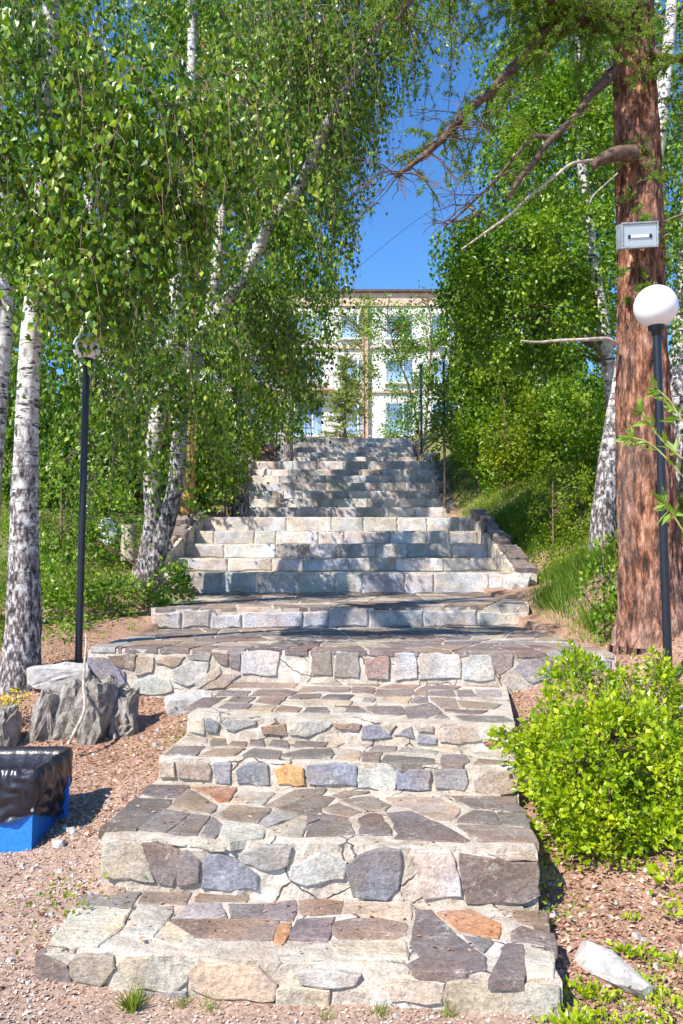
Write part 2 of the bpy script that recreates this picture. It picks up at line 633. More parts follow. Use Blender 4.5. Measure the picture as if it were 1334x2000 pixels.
# ------------------------------------------------------------------ ground
GY = [-40, 2.0, 3.1, 3.7, 4.6, 5.1, 5.8, 6.3, 6.9, 8, 9.2, 11.6, 15.3, 19.5, 22.7, 26.2, 30, 57, 110, 400]
FAR = [1.28, 2.42, 2.8, 4.42, 4.78, 6.25, 9.6, 11, 12]
GX = [-9, -4.2, -2.3, -1.5, -1.0, 0.95, 1.6, 2.25, 2.75, 3.3, 4.4, 9]
GZ = [
    [-.2, .05, .10, .16, .28, .36, .50, .70, .95, 1.4, 1.8] + [z + 1.0 for z in FAR],
    [-.2, .03, .08, .13, .22, .29, .42, .62, .88, 1.15, 1.4] + [z + .35 for z in FAR],
    [-.2, .02, .06, .10, .17, .22, .33, .50, .74, .95, 1.12] + [z + .05 for z in FAR],
    [-.2, .01, .05, .12, .24, .30, .36, .46, .60, .85, 1.0] + [z for z in FAR],
    [-.2, 0, .02, .165, .37, .47, .48, .50, .53, .8, 1.0] + [z for z in FAR],
    [-.2, 0, .03, .13, .35, .45, .48, .50, .53, .8, 1.0] + [z for z in FAR],
    [-.2, .02, .08, .22, .45, .55, .66, .72, .74, .86, 1.0] + [z for z in FAR],
    [-.2, .04, .11, .27, .52, .64, .78, .87, .93, .98, 1.05] + [z + .05 for z in FAR],
    [-.2, .05, .14, .32, .62, .78, .98, 1.12, 1.25, 1.45, 1.6] + [z + .05 for z in FAR],
    [-.2, .06, .18, .38, .70, .88, 1.1, 1.28, 1.45, 1.75, 2.0] + [z + .35 for z in FAR],
    [-.2, .1, .25, .45, .8, 1.0, 1.25, 1.45, 1.7, 2.2, 2.5] + [z + 1.0 for z in FAR],
    [-.2, .1, .4, .7, 1.2, 1.5, 1.8, 2.0, 2.3, 3.0, 3.4] + [z + 2.0 for z in FAR],
]
GZ = np.array(GZ)
FOOT = []          # (y0, y1, x0, x1) of everything the ground has to pass under


def ground_np(x, y, foot=True):
    x = np.asarray(x, float)
    y = np.asarray(y, float)
    cols = np.stack([np.interp(y, GY, g) for g in GZ], 0)
    xi = np.clip(x, GX[0], GX[-1])
    k = np.clip(np.searchsorted(GX, xi) - 1, 0, len(GX) - 2)
    gx = np.array(GX)
    t = (xi - gx[k]) / (gx[k + 1] - gx[k])
    idx = np.arange(x.size).reshape(x.shape)
    cf = cols.reshape(len(GX), -1)
    z = cf[k.ravel(), idx.ravel()] * (1 - t.ravel()) + cf[k.ravel() + 1, idx.ravel()] * t.ravel()
    z = z.reshape(x.shape)
    z = z + 0.02 * np.sin(x * 2.3 + y * 1.1) * np.sin(y * 1.7 - x * 0.6) + 0.008 * np.sin(x * 9.1 + 1.3) * np.sin(y * 8.3 + x * 2)
    if foot:
        m = 0.14
        for (y0, y1, x0, x1) in FOOT:
            ins = (y > y0 + m) & (y < y1 + 0.05) & (x > x0 + m) & (x < x1 - m)
            z = np.where(ins, z - 0.5, z)
    return z


def gz(x, y):
    return float(ground_np(np.array([x]), np.array([y]), False)[0])


# ------------------------------------------------------------------ stones
K = dict(slate=(.232, .203, .197), brown=(.305, .245, .203), purple=(.232, .190, .186), cream=(.56, .51, .44), tan=(.46, .415, .355),
         blue=(.26, .27, .315), grey=(.34, .325, .33), orange=(.60, .37, .18), rust=(.42, .25, .15), pale=(.50, .475, .455),
         red=(.36, .25, .22), bluepale=(.44, .445, .465), blockblue=(.54, .55, .585), blockpale=(.58, .565, .56), blockgrey=(.44, .44, .455))
srand = random.Random(5)


def jit(c, a=.1):
    k = 1 + srand.uniform(-a, a)
    return tuple(max(.02, x * k * (1 + srand.uniform(-.04, .04))) for x in c)


def stone(name, poly, n, proud, thick, color, parent, chamfer=.004, rough=.05, grow=0.0):
    n = Vector(n).normalized()
    c = sum(poly, Vector()) / len(poly)
    if grow:
        poly = [p + (p - c).normalized() * grow for p in poly]
    # edge ring: split long edges, wobble inside the plane
    ring = []
    k = len(poly)
    for i in range(k):
        a, b = poly[i], poly[(i + 1) % k]
        e = b - a
        L = e.length
        side = e.cross(n)
        if side.length > 0:
            side.normalize()
        ring.append(a)
        m = 0 if L < .05 else (1 if L < .10 else (2 if L < .2 else 3))
        for j in range(m):
            t = (j + 1) / (m + 1) + srand.uniform(-.07, .07)
            ring.append(a + e * t + side * srand.uniform(-1, .6) * rough * min(L, .25))
    area = sum(((ring[i] - c).cross(ring[(i + 1) % len(ring)] - c) for i in range(len(ring))), Vector()).dot(n)
    if area < 0:
        ring.reverse()
    tilt = Vector((srand.uniform(-1, 1), srand.uniform(-1, 1), srand.uniform(-1, 1))) * .012
    top, mid, bot = [], [], []
    for p in ring:
        d = (c - p)
        dl = d.length or 1
        h = proud + .5 * (p - c).dot(tilt) + srand.uniform(-.0012, .0012)
        mid.append(p + n * (h - chamfer * .8))
        top.append(p + d * min(.35, chamfer * 1.6 / dl) + n * h)
        bot.append(p - n * thick)
    m = len(ring)
    V = top + mid + bot
    F = [tuple(range(m))]
    for i in range(m):
        j = (i + 1) % m
        F.append((m + i, m + j, j, i))
        F.append((2 * m + i, 2 * m + j, m + j, m + i))
    me = bpy.data.meshes.new(name)
    me.from_pydata([tuple(v - c) for v in V], [], F)
    me.materials.append(M['stone'])
    o = bpy.data.objects.new(name, me)
    COL.objects.link(o)
    o.color = (*color, 1)
    o.location = c
    bpy_parent(o, parent)
    return o


def clip_half(poly, p, n):
    """keep the side where (q-p).n >= 0 ; 2D tuples"""
    out = []
    k = len(poly)
    for i in range(k):
        a, b = poly[i], poly[(i + 1) % k]
        da = (a[0] - p[0]) * n[0] + (a[1] - p[1]) * n[1]
        db = (b[0] - p[0]) * n[0] + (b[1] - p[1]) * n[1]
        if da >= 0:
            out.append(a)
        if (da >= 0) != (db >= 0):
            t = da / (da - db)
            out.append((a[0] + (b[0] - a[0]) * t, a[1] + (b[1] - a[1]) * t))
    return out


def area2(p):
    return .5 * sum(p[i][0] * p[(i + 1) % len(p)][1] - p[(i + 1) % len(p)][0] * p[i][1] for i in range(len(p)))


def inset(poly, w):
    if area2(poly) < 0:
        poly = poly[::-1]
    out = poly
    k = len(poly)
    for i in range(k):
        a, b = poly[i], poly[(i + 1) % k]
        ex, ey = b[0] - a[0], b[1] - a[1]
        L = math.hypot(ex, ey)
        if L < 1e-6:
            continue
        nx, ny = -ey / L, ex / L
        out = clip_half(out, (a[0] + nx * w, a[1] + ny * w), (nx, ny))
        if len(out) < 3:
            return []
    return out


def bsp(poly, target, r, ang=.45, stretch=1.0):
    A = abs(area2(poly))
    if A < target * r.uniform(.7, 1.6):
        return [poly]
    xs = [p[0] for p in poly]
    ys = [p[1] * stretch for p in poly]
    w, h = max(xs) - min(xs), max(ys) - min(ys)
    cx = sum(p[0] for p in poly) / len(poly) + r.uniform(-.18, .18) * w
    cy = sum(p[1] for p in poly) / len(poly) + r.uniform(-.18, .18) * h / stretch
    th = (0 if w > h else math.pi / 2) + r.uniform(-ang, ang)
    n = (math.cos(th), math.sin(th))
    a = clip_half(poly, (cx, cy), n)
    b = clip_half(poly, (cx, cy), (-n[0], -n[1]))
    out = []
    for q in (a, b):
        if len(q) >= 3 and abs(area2(q)) > 1e-4:
            out += bsp(q, target, r, ang, stretch)
    return out


def step_body(name, Lf, Rf, Lb, Rb, ztop, zbot, zback=None, nx=40, ny=10, nz=7, amp=.008, parent=None, back_set=.012, z_mortar=.007):
    """mortar body: a sheet from the foot of the riser over the front edge to the back of the tread, closed at the sides"""
    if zback is None:
        zback = ztop
    zt, zk = ztop - z_mortar, zback - z_mortar
    Lf, Rf, Lb, Rb = [np.array(p[:2], float) for p in (Lf, Rf, Lb, Rb)]
    fwd = np.array([-(Rf - Lf)[1], (Rf - Lf)[0]])
    fwd /= np.linalg.norm(fwd)
    t = np.linspace(0, 1, nx + 1)
    rows = []
    sd = srand.uniform(0, 100)
    for i in range(nz + 1):
        s = i / nz
        z = zbot + (zt - zbot) * s
        base = Lf[None] * (1 - t)[:, None] + Rf[None] * t[:, None]
        off = np.array([back_set + amp * 1.2 * mnoise.noise(Vector((p[0] * 7 + sd, z * 11, p[1] * 7))) + .6 * amp * mnoise.noise(Vector((p[0] * 23 + sd, z * 29, 3))) for p in base])
        if i == nz:
            ch = np.array([max(0, mnoise.noise(Vector((p[0] * 5 + sd, 9.1, 2)))) for p in base])
            off = off + ch * amp * 2.2
            zz = z - ch * amp * 1.6 - .003
        else:
            zz = np.full(nx + 1, z)
        q = base + fwd[None] * off[:, None]
        rows.append(np.column_stack([q, zz]))
    for j in range(1, ny + 1):
        s = j / ny
        L = Lf * (1 - s) + Lb * s
        Rr = Rf * (1 - s) + Rb * s
        base = L[None] * (1 - t)[:, None] + Rr[None] * t[:, None]
        zz = zt * (1 - s) + zk * s
        z = np.array([zz + amp * .7 * mnoise.noise(Vector((p[0] * 9 + sd, p[1] * 9, 5))) for p in base])
        rows.append(np.column_stack([base, z]))
    P = np.array(rows)
    nr = len(P)
    V = P.reshape(-1, 3)
    i, j = np.meshgrid(np.arange(nr - 1), np.arange(nx), indexing='ij')
    w = nx + 1
    F = np.stack([i * w + j, i * w + j + 1, (i + 1) * w + j + 1, (i + 1) * w + j], -1).reshape(-1, 4)
    mb = MB().add(V, F)
    for col in (0, nx):
        top = P[nz:, col]
        bt = top.copy()
        bt[:, 2] = zbot
        m = len(top)
        VV = np.vstack([top, bt])
        a = np.arange(m - 1)
        FF = np.stack([a, a + 1, a + 1 + m, a + m], -1)
        if col:
            FF = FF[:, ::-1]
        mb.add(VV, FF)
    return mb.build(name, M['mortar'], parent)


CROP = dict(A=(50, 1700, 3.335), B=(400, 1700, 3.335), C=(750, 1700, 3.335), D=(180, 1500, 3.335), E=(500, 1500, 3.335), F=(750, 1500, 3.335),
            G=(290, 1310, 3.335), H=(640, 1310, 3.335), P=(150, 1150, 2.964), Q=(580, 1150, 3.811), S=(880, 1150, 3.811))

# pieces measured in the photograph: tread pieces of steps 1-4, riser pieces of steps 1-5   "crop colour x,y x,y ..."
T1 = """A slate 340,205 450,90 780,100 715,185 690,240 330,225|A cream 300,245 460,228 690,250 590,400 470,485 220,480 175,435|A brown 735,195 790,110 1085,135 1050,225 740,210
A cream 740,220 960,230 930,310 830,430 620,410 650,360|A cream 925,330 1150,480 1090,500 830,445|B brown -60,165 0,130 290,150 270,205 -60,195|B grey -190,300 -90,205 115,210 140,300 -60,305
B slate 165,215 380,215 390,305 170,305|B slate 385,215 590,190 600,250 575,320 390,310|B brown -240,315 480,320 485,350 440,440 0,445 -70,440|B rust 485,345 560,330 545,410 500,490 450,450
B purple 600,310 850,300 825,340 805,445 550,440|B brown 610,190 760,180 900,200 880,280 620,275|B tan 905,205 1345,215 1340,310 890,280|B brown 845,330 980,305 1130,310 1310,340 1320,420 1250,445 900,445 830,400
B cream 810,455 1310,455 1320,570 1100,580 870,550|C purple 205,255 310,250 420,360 660,555 665,640 530,665 200,650 155,610 240,560 170,480|C rust 340,260 560,250 770,345 740,430 490,400|C slate 510,420 690,440 710,465 650,525
C brown 840,255 1055,260 1075,350 900,340 845,310|C slate 830,390 900,360 1060,400 1110,410 1125,500 1000,470 830,450|C slate 800,470 905,480 930,640 910,700 680,695 740,590|C cream 920,490 1110,530 1100,690 935,700|C tan 700,255 800,260 805,290"""
R1 = """A slate 70,560 125,550 255,625 290,825 95,840 65,700|A cream 135,510 200,485 325,500 270,610 190,570|A tan 290,590 370,540 555,545 570,640 480,745 330,720 300,680|A tan 600,620 640,555 1010,550 1085,620 1040,720 960,790 700,770
A tan 1085,640 1130,590 1500,620 1620,750 1600,850 1250,830 1075,760|A pale 310,800 640,775 820,800 830,870 640,895 430,870|A grey 850,805 1030,800 1040,890 880,890|B cream 480,780 800,790 790,900 560,920 480,880|B pale 600,640 780,620 1000,690 960,750 640,740
B grey 150,870 450,880 560,930 280,950|B slate 980,930 1340,910 1340,1010 980,1010|C tan 420,740 500,705 720,720 760,800 765,960 700,1010 440,1010 400,850|C tan 790,790 920,720 1130,760 1150,1000 860,1010 775,900|C pale 20,700 180,690 380,740 360,860 60,850"""
T2 = """D slate 45,402 160,300 285,190 515,200 500,240 285,400|D slate 310,170 375,105 630,110 570,185|D slate 300,390 470,262 640,295 480,415|D slate 490,415 650,298 770,310 690,435|D slate 700,430 785,315 850,365 800,450|D brown 505,245 625,130 820,240 770,295
D rust 650,120 940,120 890,215 830,215|D tan 905,235 960,150 1190,155 1110,235|D brown 815,300 900,240 1165,260 1080,355 850,320|D cream 850,335 1070,370 1130,400 1110,445 900,475 830,440|E brown 50,240 250,140 460,130 440,165 130,255
E grey 20,370 130,268 290,300 70,385|E tan 75,430 90,395 320,300 325,380 300,440|E slate 150,260 400,170 520,190 420,260 430,290 330,300|E purple 330,305 430,290 600,320 590,330 420,330 335,355|E slate 325,440 345,370 420,335 600,335 640,430
E brown 430,260 540,225 690,280 600,315 480,290|E brown 490,175 580,145 740,150 540,195|E brown 550,205 760,180 880,240 840,275 700,270|E purple 670,320 740,290 820,300 885,430 680,435|E purple 850,290 1000,280 1250,385 1390,465 1340,480 900,450 930,420
E tan 850,190 1100,185 1190,185 1330,260 1270,350 1180,345 1000,265 900,250|F purple 440,180 840,185 920,275 600,260|F slate 490,320 580,270 720,280 760,360 480,345|F slate 740,285 930,290 950,385 770,365|F brown 480,370 740,370 960,395 1005,480 640,470 550,430"""
R2 = """D tan 95,470 250,450 330,520 400,740 90,710 70,600|D slate 330,500 420,480 560,545 550,690 520,760 430,740|D slate 570,555 620,545 690,610 685,740 560,760|D blue 740,590 830,570 930,600 1070,700 1065,790 720,780|D cream 650,475 820,465 865,500 855,540 640,510
D cream 530,465 600,455 600,510 560,505|E blue 590,640 720,560 800,525 930,530 940,620 920,780 850,855 640,830|E pale 1040,540 1180,520 1260,540 1310,700 1330,830 1100,850 1060,700|F slate 505,570 990,620 1005,830 900,880 545,880 520,720|F tan 690,560 960,550 990,605 800,600
E pale 240,640 420,560 580,620 560,720 330,760 230,720|D pale 960,560 1130,480 1290,500 1260,640 1130,660 1000,620"""
T3 = """G slate 100,540 160,490 370,490 310,545|G grey 210,460 240,435 385,440 380,470|G brown 400,485 415,435 505,440 510,485|G brown 525,480 540,455 640,460 635,490|G slate 655,480 665,440 755,450 760,490|G slate 780,480 810,450 900,450 915,500|G slate 950,490 960,450 1170,455 1140,490
G brown 330,550 420,505 630,500 560,545|G slate 610,545 690,500 865,520 850,565 620,560|G slate 870,540 1000,510 1190,505 1215,540 1190,570 880,555|H tan 50,575 90,525 210,515 205,580|H slate 225,585 235,525 360,530 335,590|H slate 350,590 380,545 690,570 695,600 480,605
H slate 735,600 740,545 900,545 920,590 880,612 760,605|H brown 950,605 980,570 1190,590 1230,612|H tan 90,490 140,465 290,475 250,500|H slate 270,515 310,485 450,490 430,520|H tan 460,530 480,500 720,520 700,545|H tan 660,500 700,485 900,510 860,525|H tan 10,490 50,460 120,465 60,490|H tan 920,540 1000,520 1150,560 1160,575 1000,560"""
R3 = """G tan 75,600 160,600 165,690 80,690|G brown 195,690 215,610 380,610 400,650 390,710 260,700|G blue 430,610 530,610 525,730 440,720|G blue 580,650 650,590 770,620 780,740 590,730|G orange 830,650 910,615 1000,640 1010,740 850,735|G blue 1040,615 1345,630 1345,745 1050,735
H pale 210,640 420,640 445,680 430,775 210,760|H blue 455,645 660,655 655,770 465,770|H grey 700,660 890,650 905,720 880,775 710,760|H tan 960,720 1040,655 1230,660 1230,780 1100,805 970,780"""
T4 = """G brown 510,105 600,55 970,70 950,110|G slate 430,160 480,125 665,130 640,160|G slate 660,160 710,125 900,120 970,135 930,155|G slate 260,230 350,175 510,170 400,235|G slate 510,195 560,165 700,170 650,205|G slate 450,240 500,212 680,212 640,245|G brown 690,205 740,165 900,165 850,215
G tan 640,260 680,225 830,225 800,265|G brown 820,260 860,220 1000,240 970,270|G slate 980,75 1000,60 1280,65 1250,90|G brown 980,130 1000,100 1310,105 1310,135|G slate 920,175 960,150 1120,150 1110,180|G slate 1120,180 1180,150 1340,155 1300,185|G slate 1005,265 1030,236 1160,235 1180,270
G tan 1190,280 1200,235 1420,250 1440,280|G tan 860,215 900,190 1330,195 1300,225 1000,230|H brown 120,90 160,65 360,75 320,100|H slate 160,140 165,100 310,110 290,145|H brown 330,110 440,75 660,70 560,115|H slate 310,160 330,120 560,125 540,165|H brown 560,160 580,120 655,125 640,165
H slate 590,115 690,75 870,100 830,120|H brown 780,65 1110,70 1120,105 880,95|H slate 655,155 665,128 815,125 840,165|H slate 840,125 930,120 965,165 850,165|H grey 960,120 1110,120 1130,160 980,160|H tan 320,215 360,170 550,170 520,215|H slate 540,205 570,170 650,170 660,205|H brown 665,170 830,180 860,240 740,240
H brown 850,190 1130,215 1080,245 880,235|H slate 250,230 480,230 510,275 450,285 300,275|H slate 505,235 680,210 745,265 640,305 525,305|H slate 700,300 750,270 800,310|H slate 760,250 1040,255 1000,275 800,275|H slate 830,290 1150,295 1220,330 880,320|H slate 30,250 60,225 200,230 270,275 80,270|H grey 220,200 230,170 310,175 290,205"""
R4 = """G tan 270,330 350,300 355,410 270,395|G blue 375,310 400,285 455,350 440,400 380,390|G grey 500,330 690,310 690,350 560,395 510,380|G brown 740,370 880,350 900,420 750,410|G grey 910,400 980,330 1190,310 1150,380 1050,420 930,420|H brown 30,340 60,310 210,320 190,390 90,380
H blue 225,440 235,370 330,350 410,430|H tan 340,340 400,330 440,360 400,410|H blue 440,420 540,370 560,440|H blue 590,470 600,420 700,440 700,475|H tan 575,320 680,330 680,400 600,395|H tan 730,420 760,350 940,370 1000,450 860,470 740,460|H pale 960,380 1150,370 1100,450 1020,460|H rust 1030,480 1080,455 1110,490"""
R5 = """P blue 70,400 150,400 270,480 275,545 235,570 130,530 60,430|P brown 180,390 340,385 320,470 230,440|P brown 460,430 520,395 620,395 570,450|P slate 780,375 870,380 870,445 830,430|P slate 885,380 940,385 935,465 890,450|P bluepale 960,370 1170,360 1150,500 960,490
P pale 330,540 420,510 530,530 550,590 430,610 320,590|P tan 690,540 820,455 830,490 700,580|P pale 720,590 850,495 940,500 850,570|Q grey 120,470 250,470 255,640 120,640|Q grey 300,460 455,470 455,660 280,650|Q red 510,520 680,510 680,670 530,665|Q bluepale 735,490 870,480 890,660 740,680
Q pale 920,490 1200,490 1210,660 920,670|S bluepale 90,600 150,500 290,495 320,670 100,670|S grey 310,495 460,495 450,580 360,640 310,560|S tan 380,650 470,590 600,720 600,790 480,780|S blue 480,590 540,540 640,525 755,600 740,660 610,700|S slate 660,520 750,505 755,580|S slate 780,600 810,520 900,520 900,640 800,680
S grey 690,720 760,690 840,760 720,780|S slate 950,520 1080,520 1060,640 930,620|S grey 1090,530 1190,540 1200,700 1080,680|P tan 350,400 440,400 430,480 345,500|P pale 560,470 660,420 760,430 740,520 640,560 560,530|P grey 640,385 770,375 760,415 660,410"""


def parse(txt):
    for item in txt.replace('\n', '|').split('|'):
        item = item.strip()
        if not item:
            continue
        w = item.split()
        ox, oy, s = CROP[w[0]]
        pts = []
        for xy in w[2:]:
            a, b = xy.split(',')
            pts.append((ox + float(a) / s, oy + float(b) / s))
        yield w[1], pts


def traced_tread(txt, z, parent):
    for col, pts in parse(txt):
        poly = [on_z(u, v, z) for u, v in pts]
        stone('paving_stone', poly, (0, 0, 1), 0, .042, jit(K[col]), parent, .004, .05, .003)


def traced_riser(txt, Lf, Rf, z, parent, proud=.004):
    Lf, Rf = Vector((Lf[0], Lf[1], z)), Vector((Rf[0], Rf[1], z))
    e = (Rf - Lf).normalized()
    n = e.cross(Vector((0, 0, 1)))
    if n.y > 0:
        n.negate()
    for col, pts in parse(txt):
        poly = [on_plane(u, v, Lf, n) for u, v in pts]
        for p in poly:
            p.z = min(p.z, z - .03)
        stone('riser_stone', poly, n, proud, .05, jit(K[col]), parent, .004, .07, .009)


def auto_tread(poly, z, target, parent, gap=.012, seed=1, zf=None, cols=('slate', 'brown', 'purple', 'slate', 'grey', 'tan')):
    r = random.Random(seed)
    for q in bsp(poly, target, r, .5):
        q = inset(q, gap)
        if len(q) < 3 or abs(area2(q)) < .004:
            continue
        P = [Vector((p[0], p[1], zf(p) if zf else z)) for p in q]
        stone('paving_stone', P, (0, 0, 1), 0, .042, jit(K[r.choice(cols)], .15), parent)


def auto_riser(Lf, Rf, z0, z1, parent, seed, wmean=.5, gap=.007, top_gap=.012, cols=('blockblue', 'blockgrey', 'blockpale', 'blockblue', 'blockpale', 'blockblue', 'bluepale'), proud=.010):
    r = random.Random(seed)
    Lf, Rf = Vector((Lf[0], Lf[1], 0)), Vector((Rf[0], Rf[1], 0))
    W = (Rf - Lf).length
    e = (Rf - Lf).normalized()
    n = e.cross(Vector((0, 0, 1)))
    if n.y > 0:
        n.negate()
    s = 0.0
    while s < W - .03:
        w = min(wmean * r.uniform(.55, 1.6), W - s)
        if W - s - w < .15:
            w = W - s
        sl = r.uniform(-.02, .02)
        za, zb = z0 + .004 + r.uniform(0, .01), z1 - top_gap * r.uniform(.4, 2.4)
        q = [(s + gap, za), (s + w - gap, za + r.uniform(0, .012)), (s + w - gap + sl * .4, zb), (s + gap + sl * .4, zb - r.uniform(0, .014))]
        P = [Lf + e * a + Vector((0, 0, b)) for a, b in q]
        stone('riser_stone', P, n, proud * r.uniform(.2, 2.0), .06, jit(K[r.choice(cols)], .16), parent, .012, .07)
        s += w


def corner(u, v, z):
    p = on_z(u, v, z)
    return (p.x, p.y)


Z1, Z2, Z3, Z4, Z5, Z6 = .173, .412, .552, .693, .957, 1.175
S1 = (corner(86, 1847, Z1), corner(1099, 1914, Z1))
S2 = (corner(195, 1632, Z2), corner(1051, 1657, Z2))
S3 = (corner(309, 1477, Z3), corner(1013, 1497, Z3))
S4 = (corner(364, 1394, Z4), corner(1006, 1416, Z4))
S5 = (corner(171, 1264, Z5), corner(1204, 1275, Z5))
S6 = (on_d(297, 1192, 8.75)[:2], on_d(1034, 1180, 9.35)[:2])


def behind(S, nxt, extra=.12):
    """back corners of a tread whose front is S: a little under the next step"""
    m = (nxt[0][1] + nxt[1][1]) / 2 + extra
    return (S[0][0] * .35 + max(S[0][0], nxt[0][0]) * .65, nxt[0][1] + extra), (S[1][0] * .35 + min(S[1][0], nxt[1][0]) * .65, nxt[1][1] + extra)


low = empty('stone_steps', (-.15, 3.1, 0), 'lowest flight of four cream-mortared crazy-paved stone steps in full sun', 'steps')
defs = [(S1, S2, Z1, -.3, T1, R1), (S2, S3, Z2, -.1, T2, R2), (S3, S4, Z3, .1, T3, R3), (S4, S5, Z4, .2, T4, R4)]
for i, (S, nx_, z, zb, T, Rr) in enumerate(defs):
    Lb, Rb = behind(S, nx_)
    if i == 3:
        Lb, Rb = (corner(480, 1328, Z4)[0] - .02, nx_[0][1] + .15), (corner(975, 1330, Z4)[0] + .03, nx_[1][1] + .25)
    body = step_body('step', S[0], S[1], Lb, Rb, z, zb, nx=90, ny=14, nz=11, amp=.015 if i < 2 else .011, parent=low)
    traced_tread(T, z, body)
    traced_riser(Rr, S[0], S[1], z, body)
    FOOT.append((max(S[0][1], S[1][1]), nx_[0][1], max(S[0][0], Lb[0]), min(S[1][0], Rb[0])))

# wide platform and the step above it
plat = empty('stone_platform', (0, 7, .5), 'wide stone-faced landing platform with crazy paving below the shaded stairs', 'steps')
Lb, Rb = (S5[0][0] + .12, 9.0), (S5[1][0] - .12, 9.9)
b5 = step_body('step', S5[0], S5[1], Lb, Rb, Z5, .2, nx=80, ny=14, nz=9, amp=.010, parent=plat)
traced_riser(R5, S5[0], S5[1], Z5, b5)
auto_tread([(S5[0][0] + .01, S5[0][1] - .01), (S5[1][0] - .01, S5[1][1] - .01), (Rb[0], 9.7), (Lb[0], 8.95)], Z5, .105, b5, .013, 3)
AL, AR = -2.57, 2.40
A0 = 11.6
b6 = step_body('step', S6[0], S6[1], (AL - .25, A0 + .1), (AR + .2, A0 + .1), Z6, .5, zback=1.245, nx=60, ny=10, amp=.008, parent=plat)
auto_riser(S6[0], S6[1], Z5 - .01, Z6, b6, 21, .42, .007, .03)
auto_tread([(S6[0][0] + .02, S6[0][1]), (S6[1][0] - .02, S6[1][1]), (AR + .1, A0 - .01), (AL - .15, A0 - .01)], Z6, .2, b6, .013, 8,
           zf=lambda p: Z6 + .07 * max(0, (p[1] - 9.0) / 2.6))
FOOT.append((S5[0][1], 9.6, S5[0][0], S5[1][0]))
FOOT.append((9.3, A0 + .3, S6[0][0] - .1, S6[1][0]))


def flight(name, label, rows, x0, x1, zfirst, seed, yback, wmean, zb):
    """rows: (distance, height of the edge)"""
    e = empty(name, ((x0 + x1) / 2, rows[0][0], zfirst), label, 'steps')
    zp = zfirst
    r = random.Random(seed)
    for i, (d, z) in enumerate(rows):
        yb = rows[i + 1][0] + .1 if i + 1 < len(rows) else yback
        sk = r.uniform(-.05, .05)
        Lf, Rf = (x0, d + sk), (x1, d - sk)
        st = step_body('step', Lf, Rf, (x0, yb), (x1, yb), z, zp - .25, nx=44, ny=5, nz=5, amp=.008, parent=e, z_mortar=.004)
        auto_riser(Lf, Rf, zp, z, st, seed * 31 + i, wmean)
        zp = z
    FOOT.append((rows[0][0] - .1, yback, x0 - .25, x1 + .25))
    return e


def zat(v, d):
    return on_d(667, v, d).z


rowsA = [(A0 + .925 * i, zat(v, A0 + .925 * i)) for i, v in enumerate((1117, 1089, 1061, 1036, 1009))]
flight('stone_steps', 'flight of five pale stone-block steps in dappled shade above the landing', rowsA, AL, AR, 1.24, 4, 19.9, .56, .8)
dB = np.linspace(20.1, 22.7, 7)
rowsB = [(19.65, rowsA[-1][1] + .24)] + [(d, zat(v, d)) for d, v in zip(dB, (990, 973, 958, 942, 928, 916, 900))]
flight('stone_steps', 'middle flight of narrow-looking stone steps speckled with leaf shadow, farther up', rowsB, -2.46, 2.5, rowsA[-1][1], 6, 27.2, .6, 2)
dC = np.linspace(27.9, 30.0, 5)
zl = rowsB[-1][1]
zc0 = zat(892, 27.9)
rowsC = [(26.6 + .42 * k, zl + (zc0 - zl) * (k + 1) / 4) for k in range(3)] + [(d, zat(v, d)) for d, v in zip(dC, (892, 883, 873, 864, 855))]
flight('stone_steps', 'topmost flight of stone steps in front of the cream building', rowsC, -2.36, 2.58, zl, 9, 34, .8, 4)

# ------------------------------------------------------------------ cheek walls with coping stones


def cheek(label, rows, xa, xb, y0, y1, seed, up=.05, wall_name='cheek_wall', zmin=0):
    e = empty(wall_name, ((xa + xb) / 2, y0, rows[0][1] - .3), label, 'wall')
    ys = [r[0] for r in rows]
    zs = [r[1] for r in rows]
    slope = (zs[-1] - zs[0]) / (ys[-1] - ys[0])
    top = lambda y: zs[0] + slope * (y - ys[0]) + up
    mb = MB()
    yy = np.linspace(y0, y1, 14)
    P = []
    for x in (xa, xb):
        for y in yy:
            P.append((x, y, top(y) - .05))
    for x in (xa, xb):
        for y in yy:
            P.append((x, y, top(y) - 1.1))
    n = 14
    F = []
    for i in range(n - 1):
        F.append((i, n + i, n + i + 1, i + 1))
        F.append((i, i + 1, 2 * n + i + 1, 2 * n + i))
        F.append((n + i + 1, n + i, 3 * n + i, 3 * n + i + 1))
    F.append((0, 2 * n, 3 * n, n))
    F.append((n - 1, 2 * n - 1, 4 * n - 1, 3 * n - 1))
    mb.add(P, F)
    core = mb.build('core', M['mortar'], e)
    r = random.Random(seed)
    y = y0 - .02
    while y < y1 - .05:
        L = r.uniform(.14, .48)
        yb = min(y + L, y1)
        lift = r.uniform(-.03, .07)
        a, b = xa + r.uniform(-.03, .07), xb + r.uniform(-.08, .06)
        P = [Vector((a, y + r.uniform(0, .03), top(y))), Vector((b, y + r.uniform(0, .05), top(y))), Vector((b - r.uniform(0, .04), yb - .012, top(yb))), Vector((a + r.uniform(0, .03), yb - .012, top(yb)))]
        nrm = (P[1] - P[0]).cross(P[3] - P[0])
        if nrm.z < 0:
            nrm.negate()
        stone('coping_stone', P, nrm, .02 + lift, .10, jit(K[r.choice(('slate', 'purple', 'slate', 'brown', 'slate'))], .2), core, .018, .12)
        # stones of the wall's inner face
        y = yb
    return e


